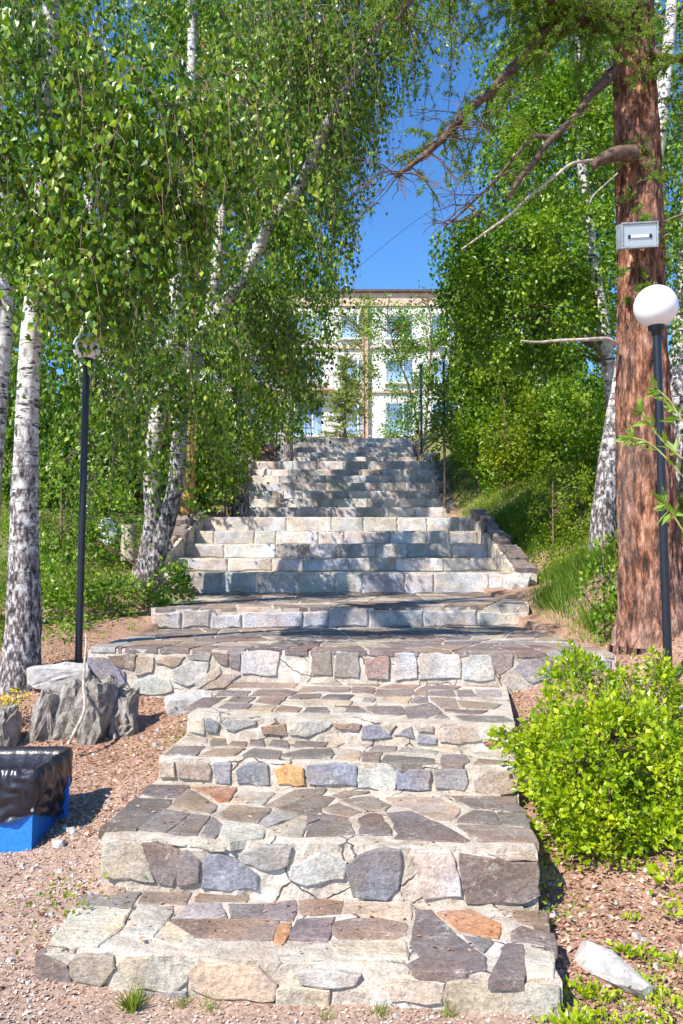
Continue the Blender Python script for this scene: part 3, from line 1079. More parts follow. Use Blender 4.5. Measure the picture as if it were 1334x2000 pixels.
cheek('low sloping stone wall right of the five-step flight', rowsA, AR, AR + .30, A0 - .25, 15.4, 3, .10)
cheek('rough dark sloping stone wall left of the five-step flight', rowsA, AL - .34, AL, A0 - .2, 15.3, 4, .14)
cheek('short sloping stone wall right of the middle flight', rowsB[1:], 2.5, 2.74, 19.7, 22.9, 5, .08)
cheek('short sloping stone wall left of the middle flight', rowsB[1:], -2.72, -2.46, 19.7, 22.9, 6, .10)

# ------------------------------------------------------------------ the ground sheet


def graded(a, b, fine, lo, hi, coarse):
    mid = np.arange(a, b + 1e-6, fine)
    left, right = [a], [b]
    s = fine
    while left[-1] > lo:
        s *= coarse
        left.append(left[-1] - s)
    s = fine
    while right[-1] < hi:
        s *= coarse
        right.append(right[-1] + s)
    return np.array(left[::-1][:-1] + list(mid) + right[1:])


gxs = graded(-4.2, 4.2, .09, -400, 400, 1.16)
gys = graded(1.4, 12, .09, -60, 600, 1.10)
X, Y = np.meshgrid(gxs, gys, indexing='ij')
Zg = ground_np(X, Y)
Vg = np.stack([X, Y, Zg], -1).reshape(-1, 3)
nxg, nyg = X.shape
i, j = np.meshgrid(np.arange(nxg - 1), np.arange(nyg - 1), indexing='ij')
Fg = np.stack([i * nyg + j, (i + 1) * nyg + j, (i + 1) * nyg + j + 1, i * nyg + j + 1], -1).reshape(-1, 4)
gme = np_mesh('ground', Vg, Fg, smooth=True)
ga = gme.attributes.new('grass', 'FLOAT', 'POINT')
gr = np.clip((np.abs(Vg[:, 0]) - 2.6) / 1.4, 0, 1) * np.clip((Vg[:, 1] - 7.5) / 2.0, 0, 1)
gr = np.clip(gr + np.clip((Vg[:, 1] - 13) / 3, 0, 1) * np.clip((np.abs(Vg[:, 0]) - 2.6) / .5, 0, 1), 0, 1) * .85
ga.data.foreach_set('value', gr.astype(np.float32))
ground = link('ground', gme, M['ground'])
tag(ground, 'reddish brown litter-covered hillside around the steps', None, None, 'structure')

# ------------------------------------------------------------------ foliage helpers


def unit(v):
    return v / (np.linalg.norm(v, axis=-1, keepdims=True) + 1e-9)


def leaf_quads(P, D, L, width=.72, fold=.10, normal_bias=None, shoulder=.40):
    """kite shaped leaves: P base, D long axis, L length"""
    n = len(P)
    D = unit(D)
    rnd = rng.normal(size=(n, 3))
    if normal_bias is not None:
        rnd = rnd * .7 + normal_bias
    N = unit(rnd - D * (rnd * D).sum(1, keepdims=True))
    S = np.cross(D, N)
    L = np.asarray(L)[:, None] if np.ndim(L) else np.full((n, 1), L)
    m = P + D * L * shoulder
    V = np.stack([P, m + S * L * width / 2 + N * L * fold, P + D * L, m - S * L * width / 2 + N * L * fold], 1).reshape(-1, 3)
    F = np.arange(4 * n).reshape(n, 4)
    return V, F


def ellipsoid(c, r, n, shell=0.0):
    p = unit(rng.normal(size=(n, 3))) * (shell + (1 - shell) * rng.random((n, 1))) ** (1 / 3.0)
    return np.asarray(c) + p * np.asarray(r)


GAP = [(690, 575), (702, 470), (692, 400), (738, 425), (742, 350), (765, 345), (850, 330), (905, 300), (945, 375), (905, 430), (838, 455), (846, 540), (842, 580), (860, 620), (855, 700), (822, 800), (815, 858), (600, 858), (612, 815), (640, 770), (652, 700), (672, 640)]
STAIR_GAP = [(425, 1005), (470, 960), (492, 900), (530, 860), (600, 852), (820, 852), (850, 900), (872, 975), (925, 985), (1020, 1150), (330, 1160), (395, 1010)]
GAP_TOP = [(748, 350), (752, 260), (800, 190), (870, 140), (940, 150), (945, 240), (940, 310), (905, 350)]


STEMS = [[(400, 640), (430, 602), (480, 535), (530, 432), (582, 368), (625, 270), (660, 200), (720, 92), (752, 25)], [(342, 620), (350, 500), (350, 430)], [(412, 600), (418, 560), (428, 470), (436, 400)],
         [(290, 1120), (320, 1040), (346, 930), (350, 840)], [(1190, 760), (1176, 640), (1160, 520), (1148, 420)], [(95, 20), (100, 80), (92, 200)]]


def near_line(uv, line, w):
    m = np.zeros(len(uv), bool)
    for (x1, y1), (x2, y2) in zip(line[:-1], line[1:]):
        dx, dy = x2 - x1, y2 - y1
        t = np.clip(((uv[:, 0] - x1) * dx + (uv[:, 1] - y1) * dy) / (dx * dx + dy * dy), 0, 1)
        m |= np.hypot(uv[:, 0] - x1 - t * dx, uv[:, 1] - y1 - t * dy) < w
    return m


def keep_mask(P, gap=True, edge=.06):
    """pruning: the clearing above the stairs stays open, and the lower steps and landing stay in the sun"""
    k = np.ones(len(P), bool)
    if gap:
        uv = project(P) + rng.normal(size=(len(P), 2)) * 8
        a = in_poly(uv, GAP)
        k &= ~(a & (rng.random(len(P)) > .012))
        k &= ~(in_poly(uv, STAIR_GAP) & (rng.random(len(P)) > .04))
        b = in_poly(uv, GAP_TOP)
        k &= ~(b & (rng.random(len(P)) > .16))
    h = P[:, 2] - .75
    lx, ly = P[:, 0] + .68 * h, P[:, 1] + .74 * h
    inside = (ly < 7.0) & (ly > 1) & (lx > -1.7) & (lx < 1.9)
    k &= ~inside
    inside = (ly < 9.0) & (ly > 6.4) & (lx > -2.1) & (lx < -.45)
    k &= ~(inside & (rng.random(len(P)) > .04))
    inside = (ly < 7.2) & (ly > 3) & (lx > 2.0) & (lx < 3.2) & (P[:, 1] < 6.4)
    k &= ~(inside & (rng.random(len(P)) > .25))
    inside = (ly < 8.2) & (ly > 6.4) & (lx >= -.45) & (lx < 2.2)
    k &= ~(inside & (rng.random(len(P)) > .30))
    uvg = project(P)
    k &= ~((np.hypot(uvg[:, 0] - 160, uvg[:, 1] - 676) < 34) & (P[:, 1] < 6.9) & (rng.random(len(P)) > .55))
    for ln in STEMS:
        k &= ~(near_line(uvg, ln, 13) & (P[:, 1] < (12.0 if ln[0][0] > 700 else 10.6)) & (rng.random(len(P)) > .30))
    k &= ~((uvg[:, 0] > 856) & (uvg[:, 0] < 877) & (uvg[:, 1] > 668) & (uvg[:, 1] < 885) & (P[:, 1] < 21.3) & (rng.random(len(P)) > .25))
    # openings that let flecks of sun through to the stairs
    h = P[:, 2] - np.interp(P[:, 1] + 2.5, [8, 11.6, 15.3, 19.5, 22.7, 26.2, 30], [1.1, 1.3, 2.5, 2.8, 4.5, 4.8, 6.4])
    lx, ly = P[:, 0] + .68 * h, P[:, 1] + .74 * h
    stair = (np.abs(lx) < 2.9) & (ly > 8.3) & (ly < 31)
    f = np.sin(lx * 5.1 + 1.7 * np.sin(ly * 2.3)) + np.sin(ly * 4.3 + 1.9 * np.sin(lx * 2.9 + .7)) + .6 * np.sin(lx * 11 + ly * 9)
    k &= ~(stair & (f > np.where(ly > 18.5, -.35, -.05)) & (rng.random(len(P)) > .04))
    return k


def strands(starts, out, length, leafL, spacing, swing=.35):
    """hanging birch twigs: returns leaf bases, strand id, and the twig paths"""
    P, ids, paths = [], [], []
    for i in range(len(starts)):
        L = length[i]
        n = max(3, int(L / spacing))
        t = np.linspace(0, 1, 7)
        path = starts[i][None] + out[i][None] * (swing * L * (1 - (1 - t) ** 2))[:, None]
        path[:, 2] += L * (.10 * t - 1.0 * t ** 1.6)
        path[:, :2] += rng.normal(scale=.012, size=(7, 2))
        paths.append(path)
        s = rng.random(n)
        q = np.stack([np.interp(s, t, path[:, k]) for k in range(3)], 1)
        P.append(q + rng.normal(scale=.042, size=(n, 3)))
        ids.append(np.full(n, i))
    return np.vstack(P), np.concatenate(ids), paths


def smooth_path(pts, n):
    pts = np.asarray(pts, float)
    t = np.linspace(0, len(pts) - 1, n)
    k = np.clip(t.astype(int), 0, len(pts) - 2)
    f = (t - k)[:, None]
    p0 = pts[np.clip(k - 1, 0, len(pts) - 1)]
    p1, p2 = pts[k], pts[k + 1]
    p3 = pts[np.clip(k + 2, 0, len(pts) - 1)]
    return .5 * (2 * p1 + (p2 - p0) * f + (2 * p0 - 5 * p1 + 4 * p2 - p3) * f ** 2 + (3 * p1 - p0 - 3 * p2 + p3) * f ** 3)


def trunk_path(spec, n=40):
    """spec: (u, v, distance, width in pixels)"""
    P = []
    for u, v, d, w in spec:
        p = on_d(u, v, d)
        P.append((p.x, p.y, p.z, w * .5 * (d * CP + (p.z - 1.6) * SP) / FPX))
    Q = smooth_path(P, n)
    return Q[:, :3], np.maximum(Q[:, 3], .003)


def blob(u, v, d, ru, rv, rd):
    c = on_d(u, v, d)
    k = d / FPX
    return np.array(c), np.array([ru * k, rd, rv * k])


def bark_wob(amp, fr=9, seed=0):
    def f(P, a):
        w = np.zeros((len(P), len(a)))
        for i in range(len(P)):
            for j in range(len(a)):
                w[i, j] = 1 + amp * mnoise.noise(Vector((math.cos(a[j]) * fr * .35 + seed, math.sin(a[j]) * fr * .35, P[i][2] * fr * .22))) + amp * .5 * mnoise.noise(Vector((math.cos(a[j]) * fr + seed, math.sin(a[j]) * fr, P[i][2] * fr * .6)))
        return w
    return f


def tree(name, label, cat, trunks, blobs, leafmat, leafL, layers, bark, group=None, hang=True, length=(.5, 1.3), spacing=.035, twigs=True, seg=12, gap=True, branches=5, twigmat=None, up=.15, clump=.22, maxleaf=60000, sink=.25, prune=True, br_r=1.0):
    tp = [trunk_path(t) for t in trunks]
    base = tp[0][0][0].copy()
    g = gz(base[0], base[1])
    root = empty(name, (base[0], base[1], g), label, cat, group)
    first = True
    nodes = []
    for (P, r), spec in zip(tp, trunks):
        if first:
            P = np.vstack([[P[0][0], P[0][1], min(g, P[0][2]) - sink], P])
            r = np.concatenate([[r[0] * 1.25], r])
        mb = MB()
        mb.tube(P, r, seg, True, bark_wob(.12, 9, first * 3.1))
        mb.build('trunk', bark, root, smooth=True)
        nodes.append(P)
        first = False
    nodes = np.vstack(nodes)
    LP, LD, LN, LT, LL = [], [], [], [], []
    twig_mb, br_mb = MB(), MB()
    for b in blobs:
        c, r = blob(*b[:6])
        ly = b[6] if len(b) > 6 else layers
        lp = leafL * FPX / b[2]
        n = int(min(maxleaf, ly * math.pi * b[3] * b[4] / (lp * lp * .36)))
        if hang:
            per = (length[0] + length[1]) / 2 / spacing
            ns = max(3, int(n / per))
            st = ellipsoid(c + np.array([0, 0, r[2] * .25]), r, ns)
            away = st - c
            away[:, 2] = 0
            out = unit(unit(away + 1e-6) + rng.normal(size=(ns, 3)) * np.array([.7, .7, 0]))
            ln = rng.uniform(length[0], length[1], ns)
            P, ids, paths = strands(st, out, ln, leafL, spacing)
            D = np.stack([rng.normal(scale=.55, size=len(P)), rng.normal(scale=.55, size=len(P)), -1 + rng.normal(scale=.35, size=len(P))], 1)
            ti = rng.normal(.44, .20, ns)[ids] + rng.normal(0, .24, len(P))
            NB = np.zeros_like(P)
            if twigs:
                for p in paths:
                    if keep_mask(p[2:3], gap)[0] and keep_mask(p[5:6], gap)[0]:
                        twig_mb.tube(p, np.linspace(.0035, .0015, 7) * (leafL / .05), 3, False)
            ends = st
        else:
            nc = max(4, int(r[0] * r[1] * r[2] * 4.2 / (clump ** 3) * .35) + 6)
            nc = min(nc, 400)
            cc = ellipsoid(c, r, nc, .25)
            k = rng.integers(0, nc, n)
            dirn = unit(rng.normal(size=(n, 3)))
            P = cc[k] + dirn * clump * (rng.random((n, 1)) ** .6)
            D = dirn + unit(cc - c)[k] * .6 + np.array([0, 0, up]) + rng.normal(size=(n, 3)) * .5
            NB = np.array([0, 0, .5]) + unit(cc - c)[k] * .5
            ti = rng.normal(.45, .16, nc)[k] + rng.normal(0, .2, n)
            ends = cc
        LP.append(P)
        LD.append(D)
        LT.append(ti)
        LN.append(NB)
        # limbs that carry this part of the crown
        for q in range(branches):
            e = ends[rng.integers(0, len(ends))]
            lower = nodes[nodes[:, 2] < e[2] + .1]
            if len(lower) == 0:
                lower = nodes[:1]
            dist = np.linalg.norm(lower - e, axis=1) + .35 * np.abs(lower[:, 2] - (e[2] - .5 * np.linalg.norm(r)))
            s = lower[np.argmin(dist)]
            midp = (s + e) / 2 + np.array([0, 0, .16 * np.linalg.norm(e - s)]) + rng.normal(scale=.06, size=3)
            path = smooth_path([s, midp, e], 10)
            if gap and in_poly(project(path), GAP).any():
                continue
            if prune and not keep_mask(path, False).all():
                continue
            br_mb.tube(path, br_r * np.linspace(.022, .006, 10) * (leafL / .05) ** .5, 6, False)
    P = np.vstack(LP)
    D = np.vstack(LD)
    NB = np.vstack(LN)
    T = np.concatenate(LT)
    k = keep_mask(P, gap) if prune else np.ones(len(P), bool)
    if hang:
        wv_ = .30 / max(.05, leafL)
        q = P * wv_
        f3 = np.sin(q[:, 0] * 2.1 + 1.3 * np.sin(q[:, 2] * .9)) + np.sin(q[:, 1] * 1.9 + 1.1 * np.sin(q[:, 0])) + np.sin(q[:, 2] * 1.7 + 1.5 * np.sin(q[:, 1] * 1.1))
        k &= ~((f3 > .95) & (rng.random(len(P)) > .25))
    P, D, T, NB = P[k], D[k], T[k], NB[k]
    L = leafL * rng.uniform(.55, 1.25, len(P))
    V, F = leaf_quads(P, D, L, normal_bias=NB)
    org = np.array(root.location)
    me = np_mesh('crown', V - org, F, np.clip(T, 0, 1))
    cr = place('crown', me, leafmat, org, root)
    if br_mb.n:
        tag(br_mb.build('branches', twigmat or M['twig'], root), kind='stuff')
    if twigs and twig_mb.n:
        tag(twig_mb.build('twigs', M['twig'], root), kind='stuff')
    print('tree', name, len(P))
    return root


# ------------------------------------------------------------------ trees on the left
tree('birch_tree', 'white-barked birch with a black fissured foot beside the left lamp post', 'tree',
     [[(36, 1335, 6.7, 88), (42, 1290, 6.7, 76), (46, 1200, 6.7, 64), (48, 1000, 6.7, 52), (52, 850, 6.65, 44), (58, 700, 6.6, 40), (75, 500, 6.5, 36), (90, 300, 6.4, 33), (100, 60, 6.3, 30), (90, -200, 6.2, 30), (95, -450, 6.2, 20)]],
     [(45, 430, 5.75, 85, 230, .3, 6.0), (20, 120, 5.8, 100, 200, .4, 4.0), (90, 170, 6.0, 150, 250, .8), (260, 330, 5.9, 170, 220, .7), (130, 540, 6.0, 150, 130, .6), (430, 220, 5.8, 120, 70, .4), (310, 470, 6.2, 100, 120,   .6), (60, -200, 6.2, 260, 200, 1.0, 2.0), (330, -120, 6.0, 250, 160, .9, 2.0)],
     M['leaf_birch'], .063, 8.5, M['birch'], length=(.35, .95), spacing=.034, seg=20)
tree('birch_tree', 'leaning birch half cut off by the left edge of the picture', 'tree',
     [[(-50, 1240, 7.8, 54), (-25, 1000, 7.8, 44), (-8, 800, 7.8, 42), (6, 600, 7.8, 38), (0, 350, 7.8, 34), (-30, 0, 7.8, 30), (-40, -250, 7.8, 22)]],
     [(-60, 300, 7.8, 170, 260, .8, 2.0), (20, 620, 7.6, 90, 90, .4, 1.2), (-80, 0, 7.8, 200, 200, .8, 2.0)],
     M['leaf_birch'], .058, 2.5, M['birch'], length=(.4, 1.0), seg=16)
tree('birch_clump', 'clump of slim birches on the bank, one stem leaning out over the stairs', 'tree',
     [[(280, 1175, 10.8, 46), (288, 1100, 10.8, 38), (298, 1000, 10.8, 34), (296, 900, 10.8, 32), (312, 800, 10.8, 30), (335, 700, 10.8, 28), (345, 560, 10.8, 27), (350, 440, 10.8, 26), (365, 300, 10.8, 22), (375, 100, 10.8, 18), (370, -150, 10.8, 13)],
      [(284, 1160, 10.8, 38), (320, 1040, 10.7, 34), (346, 930, 10.7, 34), (350, 820, 10.7, 32), (360, 730, 10.7, 30), (385, 660, 10.7, 28), (430, 602, 10.7, 27), (480, 535, 10.7, 26), (530, 432, 10.7, 24), (582, 368, 10.7, 22), (625, 270, 10.6, 20), (660, 200, 10.6, 18), (720, 92, 10.6, 15), (752, 25, 10.6, 13), (790, -80, 10.6, 9)],
      [(352, 830, 10.75, 24), (398, 650, 10.9, 23), (417, 560, 10.9, 22), (428, 470, 10.9, 20), (440, 380, 10.9, 17), (480, 150, 10.9, 14), (515, 0, 10.9, 12), (520, -110, 10.9, 9)]],
     [(560, 220, 10.4, 170, 190, 1.2), (610, 460, 10.6, 80, 110, .8), (430, 430, 10.1, 160, 170, 1.0), (350, 680, 9.6, 120, 120, .6), (640, 40, 10.6, 150, 110, 1.2), (240, 850, 9.4, 120, 110, .5, 4.0), (560, 660, 11.6, 70, 100, .8), (460, 640, 11.2, 110, 130, .8), (420, -120, 10.5, 330, 150, 1.5, 1.8), (330, 800, 10.0, 110, 90, .5, 4.5), (470, 740, 12, 100, 80, .7, 4.0), (800, 5, 10.6, 95, 75, .6, 4.0)],
     M['leaf_birch'], .063, 8.0, M['birch'], length=(.5, 1.5), spacing=.036, seg=12, branches=7)
tree('pine_tree', 'orange-barked pine trunk behind the birch clump', 'tree',
     [[(362, 1000, 15, 34), (368, 850, 15, 28), (374, 690, 15, 25), (384, 540, 15, 23), (392, 420, 15, 21), (398, 250, 15, 18), (400, 60, 15, 12)]],
     [(400, 150, 15, 130, 150, 1.0), (380, 330, 15, 120, 90, .8, 1.2)], M['leaf_dark'], .07, 2.0, M['pine'], hang=False, twigs=False)
tree('background_birch', 'dense dark birch standing left behind the lamp post', 'tree',
     [[(175, 1010, 14.5, 40), (172, 850, 14.5, 34), (168, 700, 14.5, 30), (175, 400, 14.5, 24), (180, 100, 14.5, 16)]],
     [(130, 420, 15, 220, 300, 1.6), (120, 780, 14, 190, 130, 1.0), (250, 120, 15.5, 260, 200, 1.5)],
     M['leaf_dark'], .10, 5.0, M['birch'], length=(.6, 1.6), spacing=.05, twigs=False, group='background trees')
tree('background_birch', 'tall dark birch filling the gap left of the stairs', 'tree',
     [[(470, 900, 18.5, 30), (475, 700, 18.5, 26), (480, 450, 18.5, 20), (480, 150, 18.5, 14)]],
     [(480, 580, 18, 150, 220, 1.6), (560, 740, 18.5, 60, 80, 1.0), (420, 280, 18, 260, 260, 1.8), (400, 780, 17, 110, 90, 1.0), (600, 250, 19, 90, 180, 1.2), (520, 770, 18, 90, 60, 1.0), (300, 820, 16.5, 160, 100, 1.0)],
     M['leaf_dark'], .105, 5.0, M['birch'], length=(.7, 1.8), spacing=.05, twigs=False, group='background trees')
tree('background_birch', 'farthest birch on the left with foliage against the building', 'tree',
     [[(560, 870, 25, 24), (565, 720, 25, 20), (560, 500, 25, 15), (555, 250, 25, 9)]],
     [(560, 600, 25, 95, 210, 1.6), (300, 500, 24, 250, 300, 2.0), (40, 600, 22, 220, 350, 2.0), (580, 790, 24, 50, 50, .8)],
     M['leaf_dark'], .14, 4.5, M['birch'], length=(.8, 2.0), spacing=.07, twigs=False, group='background trees')

# ------------------------------------------------------------------ trees on the right
tree('birch_tree', 'white birch stem leaning out behind the big larch trunk', 'tree',
     [[(1178, 1010, 9.6, 52), (1186, 940, 9.6, 44), (1200, 830, 9.6, 38), (1222, 700, 9.6, 35), (1262, 450, 9.6, 30), (1300, 150, 9.6, 24), (1320, -100, 9.6, 16)]],
     [(1310, 250, 10, 100, 230, .8, 1.3), (1335, 550, 10, 90, 160, .8, 1.5), (1280, -40, 10, 160, 120, .8, 2)],
     M['leaf_right'], .065, 3.5, M['birch'], hang=False, twigs=False, clump=.22, up=-.4, seg=14)
tree('birch_tree', 'slim birch with leaf curtain between the stairs and the larch', 'tree',
     [[(1205, 900, 12.2, 36), (1198, 780, 12.2, 30), (1186, 700, 12.2, 27), (1175, 620, 12.2, 25), (1160, 520, 12.2, 22), (1148, 420, 12.2, 20), (1135, 290, 12.2, 18), (1130, 100, 12.2, 14), (1140, -110, 12.2, 9)]],
     [(1000, 500, 11.4, 130, 90, .9), (930, 560, 11.8, 70, 80, .8), (1090, 300, 12, 110, 160, 1.0), (1110, 480, 11.4, 100, 110, .8), (1050, 640, 11.8, 160, 80, .9), (1020, 190, 12.4, 70, 100, .9, 2.0), (1160, 60, 12, 170, 130, 1.2, 2.2)],
     M['leaf_right'], .070, 4.6, M['birch'], hang=False, twigs=False, clump=.26, up=-.5, seg=12, branches=9)
tree('birch_tree', 'spotted birch stem at the right edge behind the larch', 'tree',
     [[(1342, 1010, 11, 46), (1334, 850, 11, 40), (1326, 740, 11, 38), (1335, 600, 11, 34), (1350, 300, 11, 28), (1360, 0, 11, 20)]],
     [(1400, 400, 11, 120, 250, .8, 2), (1330, 820, 11.5, 60, 80, .5, 1.2)], M['leaf_right'], .06, 2.2, M['birch'], length=(.4, 1.1), seg=12)
tree('background_birch', 'leafy tree filling the right bank behind the hedge', 'tree',
     [[(1060, 900, 19, 30), (1062, 700, 19, 25), (1060, 400, 19, 19), (1060, 100, 19, 12)]],
     [(1040, 520, 19, 190, 230, 1.8), (930, 640, 19.5, 80, 110, 1.2), (1100, 220, 19, 170, 220, 1.6), (900, 720, 20, 60, 80, .8)],
     M['leaf_dark'], .11, 5.0, M['birch'], length=(.7, 1.8), spacing=.05, twigs=False, group='background trees')
tree('background_birch', 'dark leafy tree at the far right behind the larch', 'tree',
     [[(1290, 950, 17, 32), (1288, 700, 17, 27), (1285, 400, 17, 20), (1285, 100, 17, 13)]],
     [(1290, 450, 17, 140, 350, 1.5, 1.8), (1300, 820, 17, 150, 130, 1.2)],
     M['leaf_dark'], .10, 4.5, M['birch'], length=(.6, 1.6), spacing=.05, twigs=False, group='background trees')

# ------------------------------------------------------------------ shrubs
def to_ground(b, frac=1.0):
    c, r = blob(*b[:6])
    g = gz(c[0], c[1])
    top, bot = c[2] + r[2], c[2] - r[2]
    if bot > g - .1:
        bot = g - .05
        b = list(b)
        b[1] = float(project(np.array([c[0], c[1], (top + bot) / 2]))[1])
        b[4] = (top - bot) / 2 * FPX / b[2]
    return tuple(b)


def shrub(name, label, spec, blobs, leafmat, leafL, layers, clump=.16, gap=True, group=None, up=.4, branches=5, prune=True, br_r=.45, ground_it=True):
    if ground_it:
        blobs = [to_ground(b) for b in blobs]
    return tree(name, label, 'shrub', spec, blobs, leafmat, leafL, layers, M['twig'], group=group, hang=False, twigs=False, seg=6, gap=gap, clump=clump, up=up, branches=branches, prune=prune, br_r=br_r, sink=.1)


shrub('shrub', 'tall green shrub nearest the stairs on the right bank', [[(935, 900, 20, 4), (930, 840, 20, 3), (925, 780, 20, 2)]],
      [(912, 740, 20.5, 45, 90, .7), (965, 780, 19.5, 60, 90, .8)], M['leaf_right'], .10, 4.0, .30)
shrub('shrub', 'yellowish shrub at the foot of the far lamp on the right bank', [[(868, 870, 20, 4), (868, 850, 20, 3), (866, 830, 20, 2)]],
      [(868, 838, 21.8, 40, 36, .5), (835, 862, 25, 22, 20, .4)], M['leaf_yellow'], .09, 3.4, .24)
shrub('shrub', 'yellow-green shrub lit by the sun amid the right hedge', [[(985, 900, 17.5, 4), (985, 850, 17.5, 3), (985, 790, 17.5, 2)]],
      [(985, 720, 17.5, 50, 60, .4, 3.0), (1050, 800, 17, 40, 50, .4, 2.5)], M['leaf_yellow'], .09, 3.0, .25)
shrub('shrub', 'broad green hedge shrub in the middle of the right bank', [[(1050, 900, 18.5, 4), (1050, 850, 18.5, 3), (1045, 790, 18.5, 2)]],
      [(1050, 740, 18.5, 100, 110, .9), (1095, 800, 17.5, 70, 90, .8)], M['leaf_right'], .09, 4.0, .3)
shrub('shrub', 'dark hedge shrub close beside the larch trunk', [[(1150, 920, 15.5, 5), (1150, 850, 15.5, 4), (1145, 790, 15.5, 3)]],
      [(1150, 770, 15.5, 75, 110, .7), (1185, 850, 15, 50, 70, .5)], M['leaf_right'], .08, 4.0, .26)
shrub('shrub', 'dark thicket on the slope right of the top flight', [[(960, 840, 24, 4), (960, 820, 24, 3), (960, 800, 24, 2)]],
      [(960, 800, 24, 130, 70, 1.0), (1120, 800, 22, 120, 90, 1.0), (1280, 850, 18, 130, 110, .9)], M['leaf_dark'], .12, 4.0, .35)
shrub('shrub', 'green thicket on the right bank behind the larch', [[(1290, 1000, 11.5, 4), (1290, 960, 11.5, 3), (1290, 900, 11.5, 2)]],
      [(1300, 920, 11.6, 90, 80, .5), (1230, 900, 12, 50, 60, .4)], M['leaf_right'], .07, 3.0, .2)
shrub('shrub', 'dark thicket on the slope left of the middle flight', [[(330, 960, 17, 4), (330, 930, 17, 3), (330, 900, 17, 2)]],
      [(330, 880, 17, 120, 80, .9), (180, 900, 17, 140, 80, .9), (30, 920, 15, 120, 90, .8)], M['leaf_dark'], .10, 4.0, .3)
shrub('shrub', 'distant thicket left of the stair top', [[(540, 850, 28, 3), (540, 835, 28, 3), (540, 820, 28, 2)]],
      [(535, 815, 28, 60, 38, .9), (420, 820, 26, 120, 60, 1.0), (200, 820, 24, 200, 70, 1.2)], M['leaf_dark'], .14, 4.0, .4)
shrub('shrub', 'low fresh-green shrub growing on the right verge below the hedge', [[(1080, 1010, 12.5, 4), (1080, 980, 12.5, 3), (1080, 940, 12.5, 2)]],
      [(1065, 955, 12.8, 42, 42, .3, 2.2), (1130, 950, 12.2, 38, 40, .3, 2.2)], M['leaf_yellow'], .055, 3.0, .13)
shrub('sapling', 'thin leafy sapling at the foot of the larch', [[(1180, 1165, 7.2, 4), (1178, 1080, 7.2, 3), (1175, 1000, 7.2, 2)]],
      [(1178, 1080, 7.2, 34, 60, .18, 1.3), (1195, 1120, 7.1, 32, 30, .15, 1.3)], M['leaf_right'], .05, 1.6, .10)
shrub('shrub', 'yellow-green shrub beside the left wall of the stairs', [[(440, 985, 17, 4), (440, 940, 17, 3), (440, 900, 17, 2)]],
      [(440, 915, 17, 48, 45, .6), (400, 985, 15, 50, 22, .4, 2), (480, 870, 18, 40, 30, .5)], M['leaf_yellow'], .075, 2.6, .18)
shrub('shrub', 'dark round shrub at the top left of the stairs', [[(505, 890, 25, 3), (505, 870, 25, 3), (505, 860, 25, 2)]],
      [(505, 868, 25, 36, 26, .6), (420, 840, 20, 70, 60, .8), (390, 910, 18, 50, 50, .6)], M['leaf_dark'], .10, 3.0, .25)
shrub('shrub', 'leafy birch sprouts spilling onto the left end of the landing', [[(290, 1215, 9.3, 6), (285, 1150, 9.2, 4), (270, 1110, 9.2, 3)]],
      [(240, 1190, 9.2, 80, 65, .35, 3.0), (320, 1145, 9.6, 55, 40, .3, 3.0), (130, 1140, 9.0, 70, 70, .4, 1.8), (130, 1235, 8.3, 40, 40, .3, 2.0)], M['leaf_birch'], .058, 1.6, .14, prune=False)
shrub('shrub', 'pale green undergrowth on the bank behind the left lamp post', [[(120, 1040, 12, 5), (120, 980, 12, 4), (120, 930, 12, 3)]],
      [(120, 930, 12, 110, 60, .6, 1.6), (230, 1000, 12, 90, 70, .5, 1.5), (40, 1060, 10.5, 60, 40, .4, 1.2)], M['leaf_right'], .065, 1.8, .18)
bush = shrub('bush', 'bright yellow-green bush spilling against the lower steps on the right', [[(1190, 1700, 4.0, 7), (1190, 1600, 4.1, 6), (1190, 1500, 4.2, 4)]],
      [(1190, 1510, 4.15, 170, 150, .35, 5.5), (1290, 1560, 4.2, 110, 140, .35, 4.5), (1090, 1480, 4.3, 80, 90, .2), (1130, 1360, 4.5, 70, 70, .2), (1260, 1370, 4.6, 90, 70, .25), (1010, 1450, 4.35, 28, 24, .08), (1150, 1630, 4.0, 80, 60, .2), (1300, 1660, 3.9, 60, 60, .2), (1118, 1300, 4.5, 22, 32, .06), (1165, 1330, 4.5, 26, 30, .06), (1225, 1320, 4.6, 22, 28, .06), (1285, 1310, 4.6, 30, 26, .08), (1060, 1385, 4.4, 30, 30, .06), (990, 1440, 4.35, 22, 18, .05), (1330, 1340, 4.5, 30, 40, .1)], M['leaf_bush'], .033, 3.2, .07, gap=False, branches=6, prune=False, ground_it=False, br_r=.25)

# ------------------------------------------------------------------ the big larch
LARCH = [(1284, 1260, 6.75, 186), (1277, 1200, 6.75, 146), (1270, 1120, 6.75, 128), (1264, 1000, 6.75, 122), (1258, 850, 6.75, 112), (1254, 700, 6.75, 102), (1252, 500, 6.75, 93), (1246, 300, 6.75, 90), (1238, 100, 6.75, 84), (1232, -150, 6.75, 76), (1228, -450, 6.75, 60)]
P, r = trunk_path(LARCH, 230)
lroot = empty('larch_tree', (P[0][0], P[0][1], gz(P[0][0], P[0][1])), 'big larch with rough red-brown bark and a floodlight on its trunk', 'tree')
P = np.vstack([[P[0][0], P[0][1], P[0][2] - .5], P])
r = np.concatenate([[r[0] * 1.05], r])
mb = MB()


